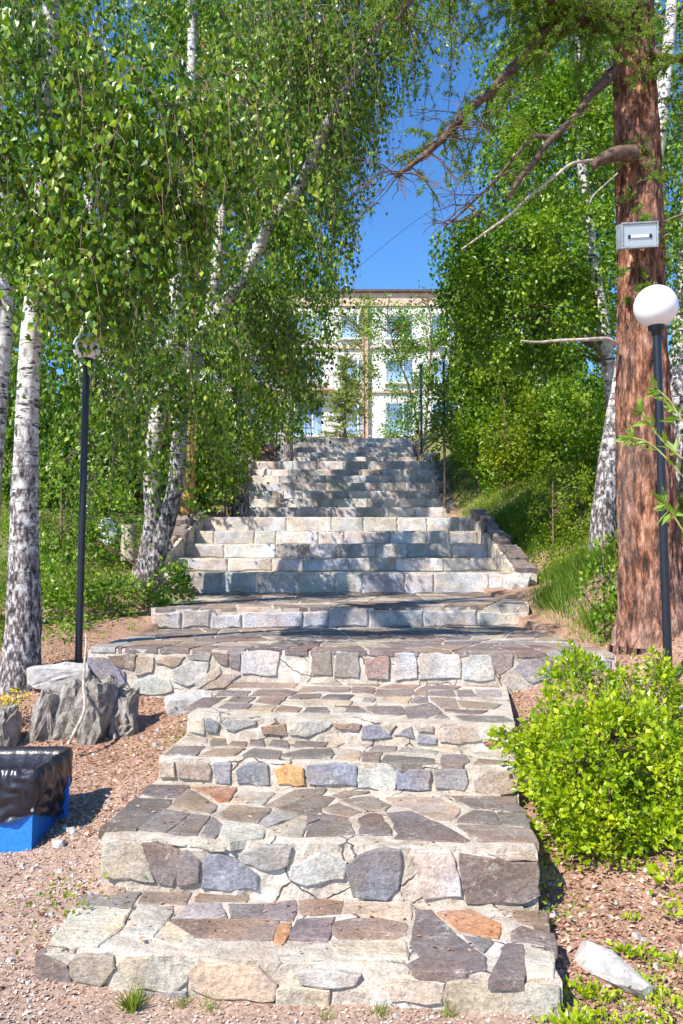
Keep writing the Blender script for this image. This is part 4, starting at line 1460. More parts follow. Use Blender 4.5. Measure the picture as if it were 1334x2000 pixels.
def larch_wob(P, a):
    w = np.ones((len(P), len(a)))
    for i in range(len(P)):
        for j in range(len(a)):
            ca, sa = math.cos(a[j]), math.sin(a[j])
            z = P[i][2]
            v = Vector((ca * 6.5, sa * 6.5, z * 3.2))
            rd = abs(mnoise.noise(v)) * 2
            w[i, j] = 1 + .17 * min(rd, .55) + .07 * mnoise.noise(v * 2.7) + .03 * mnoise.noise(v * 6) + .06 * mnoise.noise(Vector((ca, sa, z * .8)))
            fl = min(.75, max(0, 1.75 - z))
            w[i, j] += .16 * fl * (.4 + mnoise.noise(Vector((ca * 1.7, sa * 1.7, 4))))
    return w


mb.tube(P, r * .865, 108, True, larch_wob)
mb.build('trunk', M['larch'], lroot, smooth=True)
needles_P, needles_D = [], []
limb_n = 0


def limb(spec, n=26, matn='branch_dark', wob=.12, seg=8):
    P, r = trunk_path(spec, n)
    r = r * .8
    P = P + np.array([[mnoise.noise(Vector((q[0] * 3, q[2] * 3, k))) * .03 for k in range(3)] for q in P])
    MB().tube(P, r, seg, True, bark_wob(wob, 12)).build('branch', M[matn], lroot, smooth=True)
    return P


def twiggy(P, n, length, dens, droop=.5, start=.15, bare=False, mb=None, side=None):
    """side shoots with needle tufts"""
    for k in range(n):
        i = rng.uniform(start, 1) * (len(P) - 1)
        b = P[int(i)] * (1 - i % 1) + P[min(len(P) - 1, int(i) + 1)] * (i % 1)
        d = unit(rng.normal(size=3) * np.array([1, .8, .5]))
        if side is not None:
            d = unit(d + np.asarray(side))
        L = length * rng.uniform(.4, 1.1)
        t = np.linspace(0, 1, 8)[:, None]
        path = b + d * L * t + np.array([0, 0, -droop * L]) * t ** 2 + np.cumsum(rng.normal(scale=.012, size=(8, 3)), 0)
        mb.tube(path, np.linspace(.006, .0022, 8), 4, False)
        subs = [path]
        for q in range(3 if bare else 2):
            s = path[rng.integers(2, 6)]
            d2 = unit(d + rng.normal(size=3) * .8)
            L2 = L * rng.uniform(.3, .6)
            p2 = s + d2 * L2 * t + np.array([0, 0, -droop * .6 * L2]) * t ** 2
            mb.tube(p2, np.linspace(.0035, .0018, 8), 3, False)
            subs.append(p2)
        if dens > 0:
            for sp_ in subs:
                nt_ = int(dens * np.linalg.norm(sp_[-1] - sp_[0]) / .03) + 1
                for _ in range(nt_):
                    f = rng.uniform(.1, 1) * 7
                    c = sp_[int(f)] * (1 - f % 1) + sp_[min(7, int(f) + 1)] * (f % 1)
                    m = 12
                    needles_P.append(np.repeat(c[None], m, 0))
                    needles_D.append(rng.normal(size=(m, 3)) + np.array([0, 0, .3]))


tw = MB()
l1 = limb([(1230, 42, 6.7, 46), (1150, 48, 6.55, 40), (1100, 40, 6.4, 36), (1050, 5, 6.2, 30), (990, -70, 6.0, 22), (930, -140, 5.9, 12)])
l2 = limb([(1105, 42, 6.4, 30), (1050, 72, 6.3, 26), (985, 150, 6.2, 24), (905, 228, 6.1, 21), (850, 285, 6.05, 17), (770, 345, 6.0, 9)])
l3 = limb([(1200, 135, 6.6, 28), (1168, 170, 6.5, 24), (1120, 232, 6.4, 20), (1060, 290, 6.3, 16), (1010, 358, 6.2, 13), (985, 390, 6.2, 9)], matn='branch_dark')
l3b = limb([(1080, 268, 6.35, 13), (1040, 270, 6.3, 12), (1000, 310, 6.3, 10), (950, 370, 6.25, 8), (900, 415, 6.2, 6), (872, 440, 6.2, 4)], matn='branch_dark', seg=6)
l4 = limb([(1215, 318, 6.6, 9), (1135, 312, 6.45, 9), (1080, 345, 6.4, 9), (1030, 390, 6.35, 8), (970, 440, 6.3, 7), (905, 485, 6.25, 4)], matn='branch_pale', seg=6)
l5 = limb([(1235, 300, 6.5, 42), (1200, 302, 6.42, 34), (1170, 312, 6.38, 24), (1166, 322, 6.36, 14)], n=12, matn='branch_dark', wob=.35)
l6 = limb([(1260, 95, 6.6, 22), (1300, 110, 6.5, 18), (1360, 120, 6.4, 15)], n=14)
l7 = limb([(1260, 5, 6.6, 26), (1180, 12, 6.4, 24), (1100, 14, 6.2, 18), (1020, -30, 6.0, 12)], n=18)
l8 = limb([(1205, 672, 6.62, 12), (1190, 662, 6.55, 12), (1150, 664, 6.5, 10), (1090, 668, 6.45, 8), (1015, 666, 6.4, 5)], n=20, matn='branch_pale', seg=6)
l9 = limb([(1205, 340, 6.6, 5), (1160, 380, 6.5, 5), (1150, 400, 6.4, 3)], n=8, matn='branch_pale', seg=5)
twiggy(l2, 42, .55, .8, .4, .1, mb=tw)
twiggy(l2, 26, .5, 0, .35, .55, True, mb=tw)
twiggy(l3b, 12, .45, 0, .3, .5, True, mb=tw)
twiggy(l1, 56, .65, .9, .35, .15, mb=tw, side=(-.2, -.3, .1))
twiggy(l7, 48, .6, 1.0, .35, .1, mb=tw)
twiggy(l6, 20, .5, 1.2, .4, .1, mb=tw)
twiggy(l3, 10, .3, .25, .4, .2, mb=tw)
trP = np.array([p for p in P if 3.7 < p[2] < 5.2]) + np.array([-.1, -.2, 0])
twiggy(trP, 18, .3, 1.1, .5, 0, mb=tw)
# a limb above the picture whose needles hang into its top edge
l10 = limb([(1225, -180, 6.7, 44), (1080, -170, 6.4, 34), (940, -100, 6.1, 24), (830, -30, 5.9, 14), (770, 40, 5.8, 6)])
twiggy(l10, 64, .7, .8, .5, .25, mb=tw)
tag(tw.build('twigs', M['branch_dark'], lroot), kind='stuff')
NP_, ND_ = np.vstack(needles_P), np.vstack(needles_D)
k = keep_mask(NP_, False)
NP_, ND_ = NP_[k], ND_[k]
V, F = leaf_quads(NP_, ND_, rng.uniform(.026, .045, len(NP_)), width=.17, fold=.0, shoulder=.5)
org = np.array(lroot.location)
place('needles', np_mesh('needles', V - org, F, np.clip(rng.normal(.5, .22, len(NP_)), 0, 1)), M['needle'], org, lroot)
print('needles', len(NP_))

# floodlight on the trunk
fc = on_d(1249, 459, 6.38)
fl = empty('floodlight', fc, 'small rectangular grey floodlight fixed to the larch trunk', 'lamp')
rot = Matrix.Rotation(R(-4), 3, 'Y') @ Matrix.Rotation(R(14), 3, 'X') @ Matrix.Rotation(R(6), 3, 'Z')


def fbox(name, c, s, m, parent):
    mb = MB()
    cc = Vector(fc) + rot @ Vector(c)
    mb.box(cc, s, rot)
    o = mb.build(name, m, parent)
    bv = o.modifiers.new('bevel', 'BEVEL')
    bv.width = .004
    bv.segments = 2
    return o


w, h = .31, .20
hs = fbox('housing', (0, .05, 0), (w - .01, .10, h - .01), M['steel'], fl)
for c, s in (((0, -.006, h / 2 - .007), (w, .018, .014)), ((0, -.006, -h / 2 + .007), (w, .018, .014)), ((-w / 2 + .007, -.006, 0), (.014, .018, h - .03)), ((w / 2 - .007, -.006, 0), (.014, .018, h - .03))):
    fbox('frame', c, s, M['steel'], fl)
gl = NT('floodlight_glass')
gl.bsdf((0.42, 0.50, 0.54), .15, .7)
fbox('glass', (0, -.004, 0), (w - .030, .006, h - .030), gl.m, fl)
tb = NT('lamp_tube')
tb.bsdf((0.8, 0.84, 0.86), .2, .6)
fbox('lamp_tube', (0, -.010, -.012), (.15, .008, .022), tb.m, fl)
for sx in (-1, 1):
    fbox('lamp_holder', (sx * .09, -.010, -.012), (.02, .008, .03), M['pole'], fl)
fbox('bracket', (0, .14, 0), (.05, .14, .05), M['steel'], fl)


# ------------------------------------------------------------------ lamp posts
def lathe(prof, seg=24):
    mb = MB()
    a = np.linspace(0, 2 * np.pi, seg, endpoint=False)
    prof = np.asarray(prof, float)
    V = np.stack([prof[:, 0:1] * np.cos(a), prof[:, 0:1] * np.sin(a), np.repeat(prof[:, 1:2], seg, 1)], -1)
    k = len(prof)
    i, j = np.meshgrid(np.arange(k - 1), np.arange(seg), indexing='ij')
    j2 = (j + 1) % seg
    F = np.stack([i * seg + j, i * seg + j2, (i + 1) * seg + j2, (i + 1) * seg + j], -1)
    return mb.add(V, F)


def lamp_post(label, x, y, z0, zg, rad, pole_r, lean=0):
    e = empty('street_lamp', (x, y, z0), label, 'street lamp', 'globe lamps along the stairs')
    H = zg - z0
    top = H - rad * .93

    def lat(name, prof, m, parent=e, seg=24):
        mb = lathe(prof, seg)
        me = np_mesh(name, np.vstack(mb.V), np.vstack(mb.F), smooth=True)
        o = place(name, me, m, (x, y, z0), parent)
        return o
    lat('pole', [(0, -.15), (pole_r, -.15), (pole_r, 0), (pole_r, top * .5), (pole_r * .98, top - .1), (pole_r * .98, top - .02)], M['pole'])
    lat('collar', [(pole_r * .9, top - .075), (pole_r * 1.15, top - .07), (pole_r * 1.2, top - .04), (pole_r * 1.9, top - .025), (pole_r * 2.0, top + .012), (pole_r * 1.6, top + .022), (0, top + .022)], M['pole'])
    g = [(rad * math.sin(t), H - rad * math.cos(t)) for t in np.linspace(.28, math.pi, 26)]
    lat('globe', g, M['globe'], seg=40)
    e.rotation_euler = (0, lean, 0)
    return e


p = on_d(1305, 1305, 5.75)
q = on_d(1281, 599, 5.75)
lamp_post('tall globe lamp in front of the larch trunk', p.x, p.y, min(p.z, gz(p.x, p.y) + .02), q.z, .153, .030, R(-.4))
p = on_d(153, 1300, 6.95)
q = on_d(170, 678, 6.95)
lamp_post('globe lamp half hidden in leaves beside the white birch', p.x, p.y, p.z, q.z, .118, .030, R(.3))
p, q = on_d(868, 885, 21.5), on_d(865, 687, 21.5)
lamp_post('distant globe lamp right of the stairs among the hedge', p.x, p.y, p.z - .3, q.z, .125, .034)
p, q = on_d(823, 860, 28), on_d(825, 707, 28)
lamp_post('far globe lamp at the top right of the stairs', p.x, p.y, p.z - .4, q.z, .12, .040)
p, q = on_d(797, 858, 36), on_d(796, 781, 36)
lamp_post('smallest and farthest globe lamp before the building', p.x, p.y, p.z - .9, q.z, .12, .03)
p, q = on_d(462, 900, 21.5), on_d(460, 690, 21.5)
lamp_post('distant lamp post hidden in foliage left of the stairs', p.x, p.y, p.z - .3, q.z, .12, .034)

# ------------------------------------------------------------------ litter bin with black bag
bx, by = -1.78, 4.42           # centre
bg = .14
hw, hd = .235, .235
bn = empty('litter_bin', (bx, by, bg), 'bright blue square metal litter bin at the left edge', 'litter bin')
zb0, zb1 = .15, .575


def panel(name, pts, thick, n, parent, m=None):
    n = Vector(n)
    V = [Vector(p) for p in pts] + [Vector(p) + n * thick for p in pts]
    MB().add([tuple(v) for v in V], [(0, 1, 2, 3), (7, 6, 5, 4), (0, 4, 5, 1), (1, 5, 6, 2), (2, 6, 7, 3), (3, 7, 4, 0)]).build(name, m or M['blue'], parent)


x0, x1, y0, y1 = bx - hw, bx + hw, by - hd, by + hd
tp_ = .006
panel('front_panel', [(x0 + .01, y0, zb0), (x1, y0, zb0), (x1 + tp_, y0 - tp_, zb1), (x0 + .01 - tp_, y0 - tp_, zb1)], .008, (0, 1, 0), bn)
panel('side_panel', [(x1, y0 + .01, zb0 + .01), (x1, y1, zb0 + .035), (x1 + tp_, y1 + tp_, zb1), (x1 + tp_, y0 - tp_ + .01, zb1)], .008, (-1, 0, 0), bn)
panel('side_panel', [(x0, y1, zb0), (x0, y0, zb0), (x0 - tp_, y0 - tp_, zb1), (x0 - tp_, y1 + tp_, zb1)], .008, (1, 0, 0), bn)
panel('back_panel', [(x1 - .01, y1, zb0), (x0 + .01, y1, zb0), (x0 - tp_ + .01, y1 + tp_, zb1), (x1 + tp_ - .01, y1 + tp_, zb1)], .008, (0, -1, 0), bn)
panel('base', [(x0 + .012, y0 + .012, zb0 + .03), (x1 - .012, y0 + .012, zb0 + .03), (x1 - .012, y1 - .012, zb0 + .05), (x0 + .012, y1 - .012, zb0 + .05)], .006, (0, 0, 1), bn)
for lx, ly in ((x1 + .036, y1 - .10), (x0 - .036, y1 - .10)):
    MB().box((lx, ly, .27), (.05, .012, .40)).build('leg', M['blue'], bn)
for rx in (x1 + .003,):
    MB().box((rx, y0 - .006, .40), (.012, .012, .02)).build('bolt', M['steel'], bn)

# bag: inside wall, rim, pleated skirt gathered at the corners
nseg = 216
sq = []
for k in range(nseg):
    t = k / nseg * 4
    s, f = int(t), t % 1
    c = [(-1, -1), (1, -1), (1, 1), (-1, 1)]
    a, b = c[s], c[(s + 1) % 4]
    sq.append((a[0] + (b[0] - a[0]) * f, a[1] + (b[1] - a[1]) * f, f, s))
rows = []
prof = [(-.05, .22), (-.03, .36), (-.022, .48), (-.012, .565), (.004, .600), (.014, .602), (.034, .57), (.036, .53), (.032, .49), (.025, .45), (.020, .42), (.016, .395), (.014, .375)]
pz = np.arange(len(prof))
fi = np.concatenate([np.arange(0, 5, 1.0), np.arange(5, 12.01, .25)])
prof = [(float(np.interp(t, pz, [p[0] for p in prof])), float(np.interp(t, pz, [p[1] for p in prof])), t) for t in fi]
for (off, z, ri) in prof:
    row = []
    for (sx, sy, f, s) in sq:
        o = off
        zz = z
        cd = min(f, 1 - f)
        nrm = (0, -1, 0) if s == 0 else (1, 0, 0) if s == 1 else (0, 1, 0) if s == 2 else (-1, 0, 0)
        if ri >= 5:
            # gathers run from the corner knots up and across the face
            dx, dz = cd * 2 * hw, z - .395
            ang = math.atan2(dz, dx + .012)
            rr = math.hypot(dx, dz)
            o += .012 * (abs(math.sin(ang * 8 + s * 2 + 4 * mnoise.noise(Vector((f * 5, z * 8, s))))) - .5) * min(1, rr / .08) + .008 * mnoise.noise(Vector((f * 6, z * 22, s * 5.3)))
            o += .012 * math.sin(math.pi * min(1, cd * 2.2))
            sag = .05 * math.sin(math.pi * f) if s in (0, 2) else .02 * math.sin(math.pi * f)
            drop = (.05 * (1 - f), .13 * f, .13 * (1 - f), .05 * f)[s]
            if ri >= 6:
                zz -= (drop + sag * .5) * (ri - 5) / 7
            o -= .012 * math.exp(-(rr / .05) ** 2)
        elif ri <= 3:
            o += -.02 * abs(mnoise.noise(Vector((f * 7 + s * 3, z * 9, 1)))) - .006
        else:
            zz += .012 * mnoise.noise(Vector((f * 6, s * 2.7, 2)))
        bulge = tp_ * (z - zb0) / (zb1 - zb0)
        px_, py_ = bx + sx * (hw + bulge), by + sy * (hd + bulge)
        cornerw = max(0, 1 - cd * 14) * .6
        ox = nrm[0] * o + sx * o * .7 * cornerw * (1 - abs(nrm[0]))
        oy = nrm[1] * o + sy * o * .7 * cornerw * (1 - abs(nrm[1]))
        row.append((px_ + ox, py_ + oy, zz))
    rows.append(row)
V = np.array(rows).reshape(-1, 3)
i, j = np.meshgrid(np.arange(len(prof) - 1), np.arange(nseg), indexing='ij')
j2 = (j + 1) % nseg
F = np.stack([i * nseg + j, (i + 1) * nseg + j, (i + 1) * nseg + j2, i * nseg + j2], -1).reshape(-1, 4)
mbb = MB().add(V, F)
# floor of the bag
fl_ = []
cgrid = 9
gx_, gy_ = np.meshgrid(np.linspace(-1, 1, cgrid), np.linspace(-1, 1, cgrid), indexing='ij')
zf_ = .25 + .03 * np.sin(gx_ * 5 + gy_ * 3)
VV = np.stack([bx + gx_ * (hw - .045), by + gy_ * (hd - .045), zf_], -1).reshape(-1, 3)
i, j = np.meshgrid(np.arange(cgrid - 1), np.arange(cgrid - 1), indexing='ij')
mbb.add(VV, np.stack([i * cgrid + j, (i + 1) * cgrid + j, (i + 1) * cgrid + j + 1, i * cgrid + j + 1], -1).reshape(-1, 4))
bag = mbb.build('bin_bag', M['bag'], None, smooth=True, origin=(bx, by, .25))
tag(bag, 'shiny black plastic bag lining the blue bin and folded over its rim', 'bag')


# ------------------------------------------------------------------ rocks
def rock(name, label, c, size, seed, matn='rock', rot=(0, 0, 0), ridges=0.0, sub=3, group=None, flat=.9, npts=22):
    r = random.Random(seed)
    bm = bmesh.new()
    for k in range(npts):
        th, ph = r.uniform(0, 2 * math.pi), math.acos(r.uniform(-1, 1))
        v = Vector((math.sin(ph) * math.cos(th), math.sin(ph) * math.sin(th), math.cos(ph)))
        m = max(abs(v.x), abs(v.y), abs(v.z))
        v = v / (m ** flat)
        bm.verts.new((v.x * size[0] / 2, v.y * size[1] / 2, v.z * size[2] / 2))
    res = bmesh.ops.convex_hull(bm, input=bm.verts)
    bmesh.ops.delete(bm, geom=list({g for g in res['geom_interior'] + res['geom_unused'] if isinstance(g, bmesh.types.BMVert)}), context='VERTS')
    bmesh.ops.subdivide_edges(bm, edges=bm.edges, cuts=sub, use_grid_fill=True)
    bmesh.ops.triangulate(bm, faces=bm.faces)
    mn = min(size)
    for v in bm.verts:
        q = v.co
        d = mnoise.noise(Vector((q.x / mn * 2 + seed, q.y / mn * 2, q.z / mn * 1.2))) * .10 * mn
        if ridges:
            d += ridges * mn * (abs(mnoise.noise(Vector((q.x / mn * 5 + seed, q.y / mn * 5, q.z / mn * .35)))) * 2 - .5)
        v.co += q.normalized() * d
    me = bpy.data.meshes.new(name)
    bm.to_mesh(me)
    bm.free()
    me.materials.append(M[matn])
    o = bpy.data.objects.new(name, me)
    COL.objects.link(o)
    o.location = c
    o.rotation_euler = rot
    return tag(o, label, 'rock', group)


def rock_px(label, u0, v0, u1, v1, d, depth, seed, lean=0, matn='rock', ridges=.20, tilt=.15):
    a, b = on_d(u0, v0, d), on_d(u1, v1, d)
    c = (a + b) / 2
    rock('rock', label, (c.x, c.y, c.z), (abs(b.x - a.x) * 1.1, depth, abs(a.z - b.z) * 1.15), seed, matn, (tilt, lean, .2), ridges, flat=1.0, npts=46)


rock_px('slanting ribbed grey rock, leftmost of the row behind the bin', 66, 1358, 112, 1490, 6.05, .24, 3, .2)
rock_px('narrow ribbed grey rock, second of the row behind the bin', 108, 1345, 156, 1490, 6.08, .26, 8, .17)
rock_px('tallest pale-topped rock of the row, touching the landing wall', 152, 1340, 218, 1490, 6.02, .30, 12, .08)
rock_px('low mossy rock at the right end of the row behind the bin', 218, 1362, 266, 1470, 6.1, .26, 17, .02)
rock_px('grey rock cut by the left edge above the bin', -25, 1385, 34, 1475, 5.9, .3, 23, .05)
rock_px('pale flat boulder at the foot of the left lamp post', 66, 1300, 168, 1348, 6.75, .35, 29, .0, 'pale_rock', .05, 0)
rock_px('pale stone block wedged between the landing wall and fourth step', 330, 1355, 412, 1398, 6.45, .3, 31, -.1, 'pale_rock', .05, 0)
rp = on_z(1192, 1840, .19)
rock('rock', 'long pale splinter-shaped rock lying on the litter below the bush', (rp.x, rp.y, gz(rp.x, rp.y) + .03), (.11, .36, .09), 41, 'pale_rock', (.05, 0, R(32)), .05)
rp = on_d(1006, 1140, 11.3)
rock('rock', 'rounded boulder ending the right wall of the stairs', (rp.x + .05, rp.y, rp.z + .0), (.34, .4, .3), 47, 'pale_rock', (0, 0, .3), .05)
rp = on_d(1318, 1370, 5.3)
rock('rock', 'pale grey stone behind the bush near the right lamp post', (rp.x, rp.y, rp.z), (.2, .25, .16), 53, 'pale_rock', (0, 0, .5), .05)
rp = on_d(845, 893, 22.9)
rock('rock', 'small pale boulder at the head of the right wall', (rp.x, rp.y, rp.z), (.4, .4, .3), 59, 'pale_rock', (0, 0, .5), .05)
for k, (u, v, s, lab) in enumerate([(112, 1672, .05, 'small grey stone under the blue bin'), (140, 1655, .04, 'tiny pinkish stone right of the bin leg')]):
    rp = on_z(u, v, .18)
    rock('rock', lab, (rp.x, rp.y, gz(rp.x, rp.y) + s * .3), (s * 1.4, s, s), 70 + k, 'pale_rock', (0, 0, k), .02, 1)

# white block and stump on the bank behind the birch clump
p = on_d(212, 1030, 13.0)
bl = rock('concrete_block', 'white-painted concrete block half hidden behind leaves on the left bank', (p.x, p.y, p.z - .1), (.30, .3, .5), 81, 'white_paint', (0, 0, .3), .0, 1, flat=1.0)
bl['category'] = 'block'
p, r_ = trunk_path([(252, 1095, 12, 34), (252, 1060, 12, 31), (252, 1025, 12, 30)], 8)
st = MB().tube(p, r_, 16, True, bark_wob(.1)).build('tree_stump', M['branch_pale'], None, smooth=True, origin=p[0])
tag(st, 'pale barkless tree stump beside the white block', 'stump')

# stick leaning on the rocks
sp_, r_ = trunk_path([(168, 1238, 6.5, 3), (168, 1260, 6.4, 4), (163, 1330, 5.95, 6), (165, 1385, 5.74, 7), (148, 1425, 5.66, 7), (132, 1455, 5.6, 6)], 24)
o = MB().tube(sp_, r_, 6, True, bark_wob(.2)).build('stick', M['branch_pale'], None, smooth=True, origin=sp_[0])
tag(o, 'crooked bare stick propped against the rocks and landing corner', 'stick')

# ------------------------------------------------------------------ the building at the top of the hill
BD = 57.0
bz = lambda v: on_d(667, v, BD).z
bxx = lambda u: on_d(u, 700, BD).x
zr = bz(572)
bld = empty('building', (0, BD, 9.4), 'three-storey cream building with a pink frieze and brick pilaster above the stairs', 'building')
WX0, WX1 = -19.0, 15.0
z_base = 9.2
rows_w = [(bz(662), bz(614)), (bz(748), bz(700)), (bz(851), bz(786))]
cols_w = []
x = bxx(604) - 4 * 3.2
while x < WX1 - 2:
    cols_w.append(x)
    x += 3.2
# wall is built as piers and spandrels round the window openings
ww = 2.0
mb = MB()
prev = WX0
for cx in cols_w:
    mb.box(((prev + cx - ww / 2) / 2, BD + .2, (z_base + zr - 1.0) / 2), (cx - ww / 2 - prev, .4, zr - 1.0 - z_base))
    prev = cx + ww / 2
mb.box(((prev + WX1) / 2, BD + .2, (z_base + zr - 1.0) / 2), (WX1 - prev, .4, zr - 1.0 - z_base))
edges = [z_base] + [e for a, b in reversed(rows_w) for e in (a, b)] + [zr - 1.0]
for k in range(0, len(edges), 2):
    for cx in cols_w:
        mb.box((cx, BD + .2, (edges[k] + edges[k + 1]) / 2), (ww, .36, edges[k + 1] - edges[k]))
wall = mb.build('wall', M['wall_cream'], bld)
MB().box(((WX0 + WX1) / 2, BD + .15, zr - .5), (WX1 - WX0, .5, .95)).build('frieze', M['wall_pink'], bld)
MB().box(((WX0 + WX1) / 2, BD + 5.8, zr + .06), (WX1 - WX0 + .8, 12.4, .16)).build('roof', M['roof_dark'], bld)
MB().box(((WX0 + WX1) / 2, BD + 11.7, (z_base + zr) / 2), (WX1 - WX0, .4, zr - z_base - .1)).build('rear_wall', M['wall_cream'], bld)
for sx in (WX0 + .2, WX1 - .2):
    MB().box((sx, BD + 6, (z_base + zr) / 2), (.4, 11, zr - z_base - .1)).build('side_wall', M['wall_cream'], bld)
for (a, b) in rows_w[:2]:
    MB().box(((WX0 + WX1) / 2, BD - .05, a - .65), (WX1 - WX0, .22, .14)).build('string_course', M['wall_pink'], bld)
for u in (713, 905, 520):
    px_ = bxx(u)
    MB().box((px_, BD - .14, (z_base + zr - 1.05) / 2), (.42, .34, zr - 1.05 - z_base)).build('pilaster', M['brick_or'], bld)
wproto = {}
for ri, (a, b) in enumerate(rows_w):
    hh = b - a
    for cx in cols_w:
        key = ri
        if key not in wproto:
            fm = MB()
            t = .10
            fm.box((0, 0, hh / 2 - t / 2), (ww, .1, t)).box((0, 0, -hh / 2 + t / 2), (ww, .1, t))
            fm.box((-ww / 2 + t / 2, 0, 0), (t, .1, hh - 2 * t)).box((ww / 2 - t / 2, 0, 0), (t, .1, hh - 2 * t))
            fm.box((.25, 0, 0), (t, .1, hh - 2 * t))
            fme = np_mesh('window', np.vstack(fm.V), np.vstack(fm.F))
            fme.materials.append(M['white_paint'])
            pm = MB().box((0, 0, 0), (1, .02, 1))
            pme = np_mesh('pane', np.vstack(pm.V), np.vstack(pm.F))
            pme.materials.append(M['glass'])
            sm = MB().box((0, 0, 0), (ww + .2, .3, .08))
            sme = np_mesh('sill', np.vstack(sm.V), np.vstack(sm.F))
            sme.materials.append(M['white_paint'])
            wproto[key] = (fme, pme, sme)
        fme, pme, sme = wproto[key]
        wo_ = place('window', fme, M['white_paint'], (cx, BD + .12, (a + b) / 2), bld)
        for x0_, x1_ in ((-ww / 2 + .1, .2), (.3, ww / 2 - .1)):
            po = place('pane', pme, M['glass'], (cx + (x0_ + x1_) / 2, BD + .14, (a + b) / 2), wo_)
            po.scale = (x1_ - x0_, 1, hh - .2)
        place('sill', sme, M['white_paint'], (cx, BD - .08, a - .045), wo_)
p0 = bxx(608)
gm = MB()
for k in range(9):
    gm.box((p0 - 1.6 + k * .4, BD - 1.0, bz(752)), (.05, .05, .9))
gm.box((p0, BD - 1.0, bz(752) + .47), (3.4, .07, .06)).box((p0, BD - .5, bz(752) - .5), (3.4, 1.05, .12))
gm.build('balcony', M['brick_or'], bld)

# low blue railing at the head of the stairs
rl = empty('railing', (-2.2, 33, 6.4), 'blue metal railing at the top left of the stairs', 'railing')
for k in range(9):
    px_ = on_d(520 + k * 11, 850, 33)
    MB().box((px_.x, 33, px_.z + .15), (.05, .05, 1.0)).build('post', M['rail_blue'], rl)
a_, b_ = on_d(518, 850, 33), on_d(612, 850, 33)
for dz in (.66, .3):
    MB().box(((a_.x + b_.x) / 2, 33.05, a_.z + dz), (b_.x - a_.x, .04, .05)).build('rail', M['rail_blue'], rl)

# ------------------------------------------------------------------ young trees before the building


def spruce(label, u, v0, v1, d, wpx):
    a, b = on_d(u, v0, d), on_d(u, v1, d)
    H = b.z - a.z
    root = empty('spruce_tree', (a.x, d, a.z - .6), label, 'tree')
    MB().tube([(a.x, d, a.z - .9), (a.x, d, a.z + H * .5), (a.x, d, b.z)], [.07, .04, .01], 8).build('trunk', M['twig'], root)
    PP, DD = [], []
    br = MB()
    W = wpx * d / FPX / 2
    for k in range(120):
        t = rng.random() ** .8
        z = a.z + H * t
        L = W * (1 - t) ** .8 * rng.uniform(.6, 1.15) + .08
        th = rng.uniform(0, 2 * np.pi)
        dr = np.array([math.cos(th), math.sin(th), -.12])
        path = np.array([a.x, d, z]) + dr * L * np.linspace(0, 1, 6)[:, None] + np.array([0, 0, .12 * L]) * (np.linspace(0, 1, 6)[:, None] ** 2)
        br.tube(path, np.linspace(.012, .004, 6), 4, False)
        n = int(60 * L / W) + 10
        s = rng.random(n) * 5
        c = path[s.astype(int)] * (1 - s % 1)[:, None] + path[np.minimum(5, s.astype(int) + 1)] * (s % 1)[:, None]
        PP.append(c)
        DD.append(dr * .7 + rng.normal(size=(n, 3)) * .8 + np.array([0, 0, -.2]))
    tag(br.build('branches', M['twig'], root), kind='stuff')
    P, D = np.vstack(PP), np.vstack(DD)
    V, F = leaf_quads(P, D, rng.uniform(.10, .20, len(P)), width=.30, fold=0, shoulder=.5)
    org = np.array(root.location)
    place('crown', np_mesh('crown', V - org, F, np.clip(rng.normal(.5, .2, len(P)), 0, 1)), M['spruce'], org, root)


spruce('young yellowish spruce at the head of the stairs', 674, 858, 672, 36, 105)


def thin_tree(label, spec, blobs, leafmat, leafL, layers):
    tree('young_tree', label, 'tree', [spec], blobs, leafmat, leafL, layers, M['twig'], hang=False, twigs=False, seg=6, gap=False, clump=.45, branches=6, up=.1)


thin_tree('slender young tree with sparse leaves right of the brick pilaster', [(822, 860, 33, 5), (800, 760, 33, 4), (770, 680, 33, 3), (755, 600, 33, 2)],
          [(755, 640, 33, 45, 62, .8, 2.2), (795, 730, 33, 48, 68, .8, 2.4), (815, 640, 33, 38, 55, .8, 2.2), (770, 830, 33, 60, 28, .6, 2.6)], M['leaf_right'], .11, .6)
thin_tree('thin dark young tree close to the top right lamp', [(830, 850, 30, 5), (838, 740, 30, 4), (842, 640, 30, 3), (830, 560, 30, 2)],
          [(838, 790, 30, 34, 55, .7, 1.2), (846, 690, 30, 26, 60, .7, 1.2), (825, 575, 30, 26, 26, .5, .5)], M['leaf_right'], .10, 1.0)
thin_tree('yellowing young tree growing before the brick pilaster', [(712, 858, 42, 4), (712, 760, 42, 3), (710, 600, 42, 2)],
          [(703, 605, 42, 34, 30, .8, 2.0), (708, 700, 42, 30, 70, .8, 1.8), (690, 790, 42, 45, 40, .8, 1.8), (640, 640, 42, 40, 60, .8, 1.2)], M['leaf_yellow'], .14, .5)

# thin overhead cable crossing the clearing
ca = trunk_path([(560, 640, 45, 1.2), (690, 530, 40, 1.2), (800, 440, 33, 1.2), (905, 375, 26, 1.2), (1010, 320, 22, 1.2)], 30)
o = MB().tube(ca[0], np.full(30, .010), 4, False).build('overhead_cable', M['pole'], None, origin=ca[0][0])
tag(o, 'thin dark overhead cable crossing the blue gap of sky', 'cable')

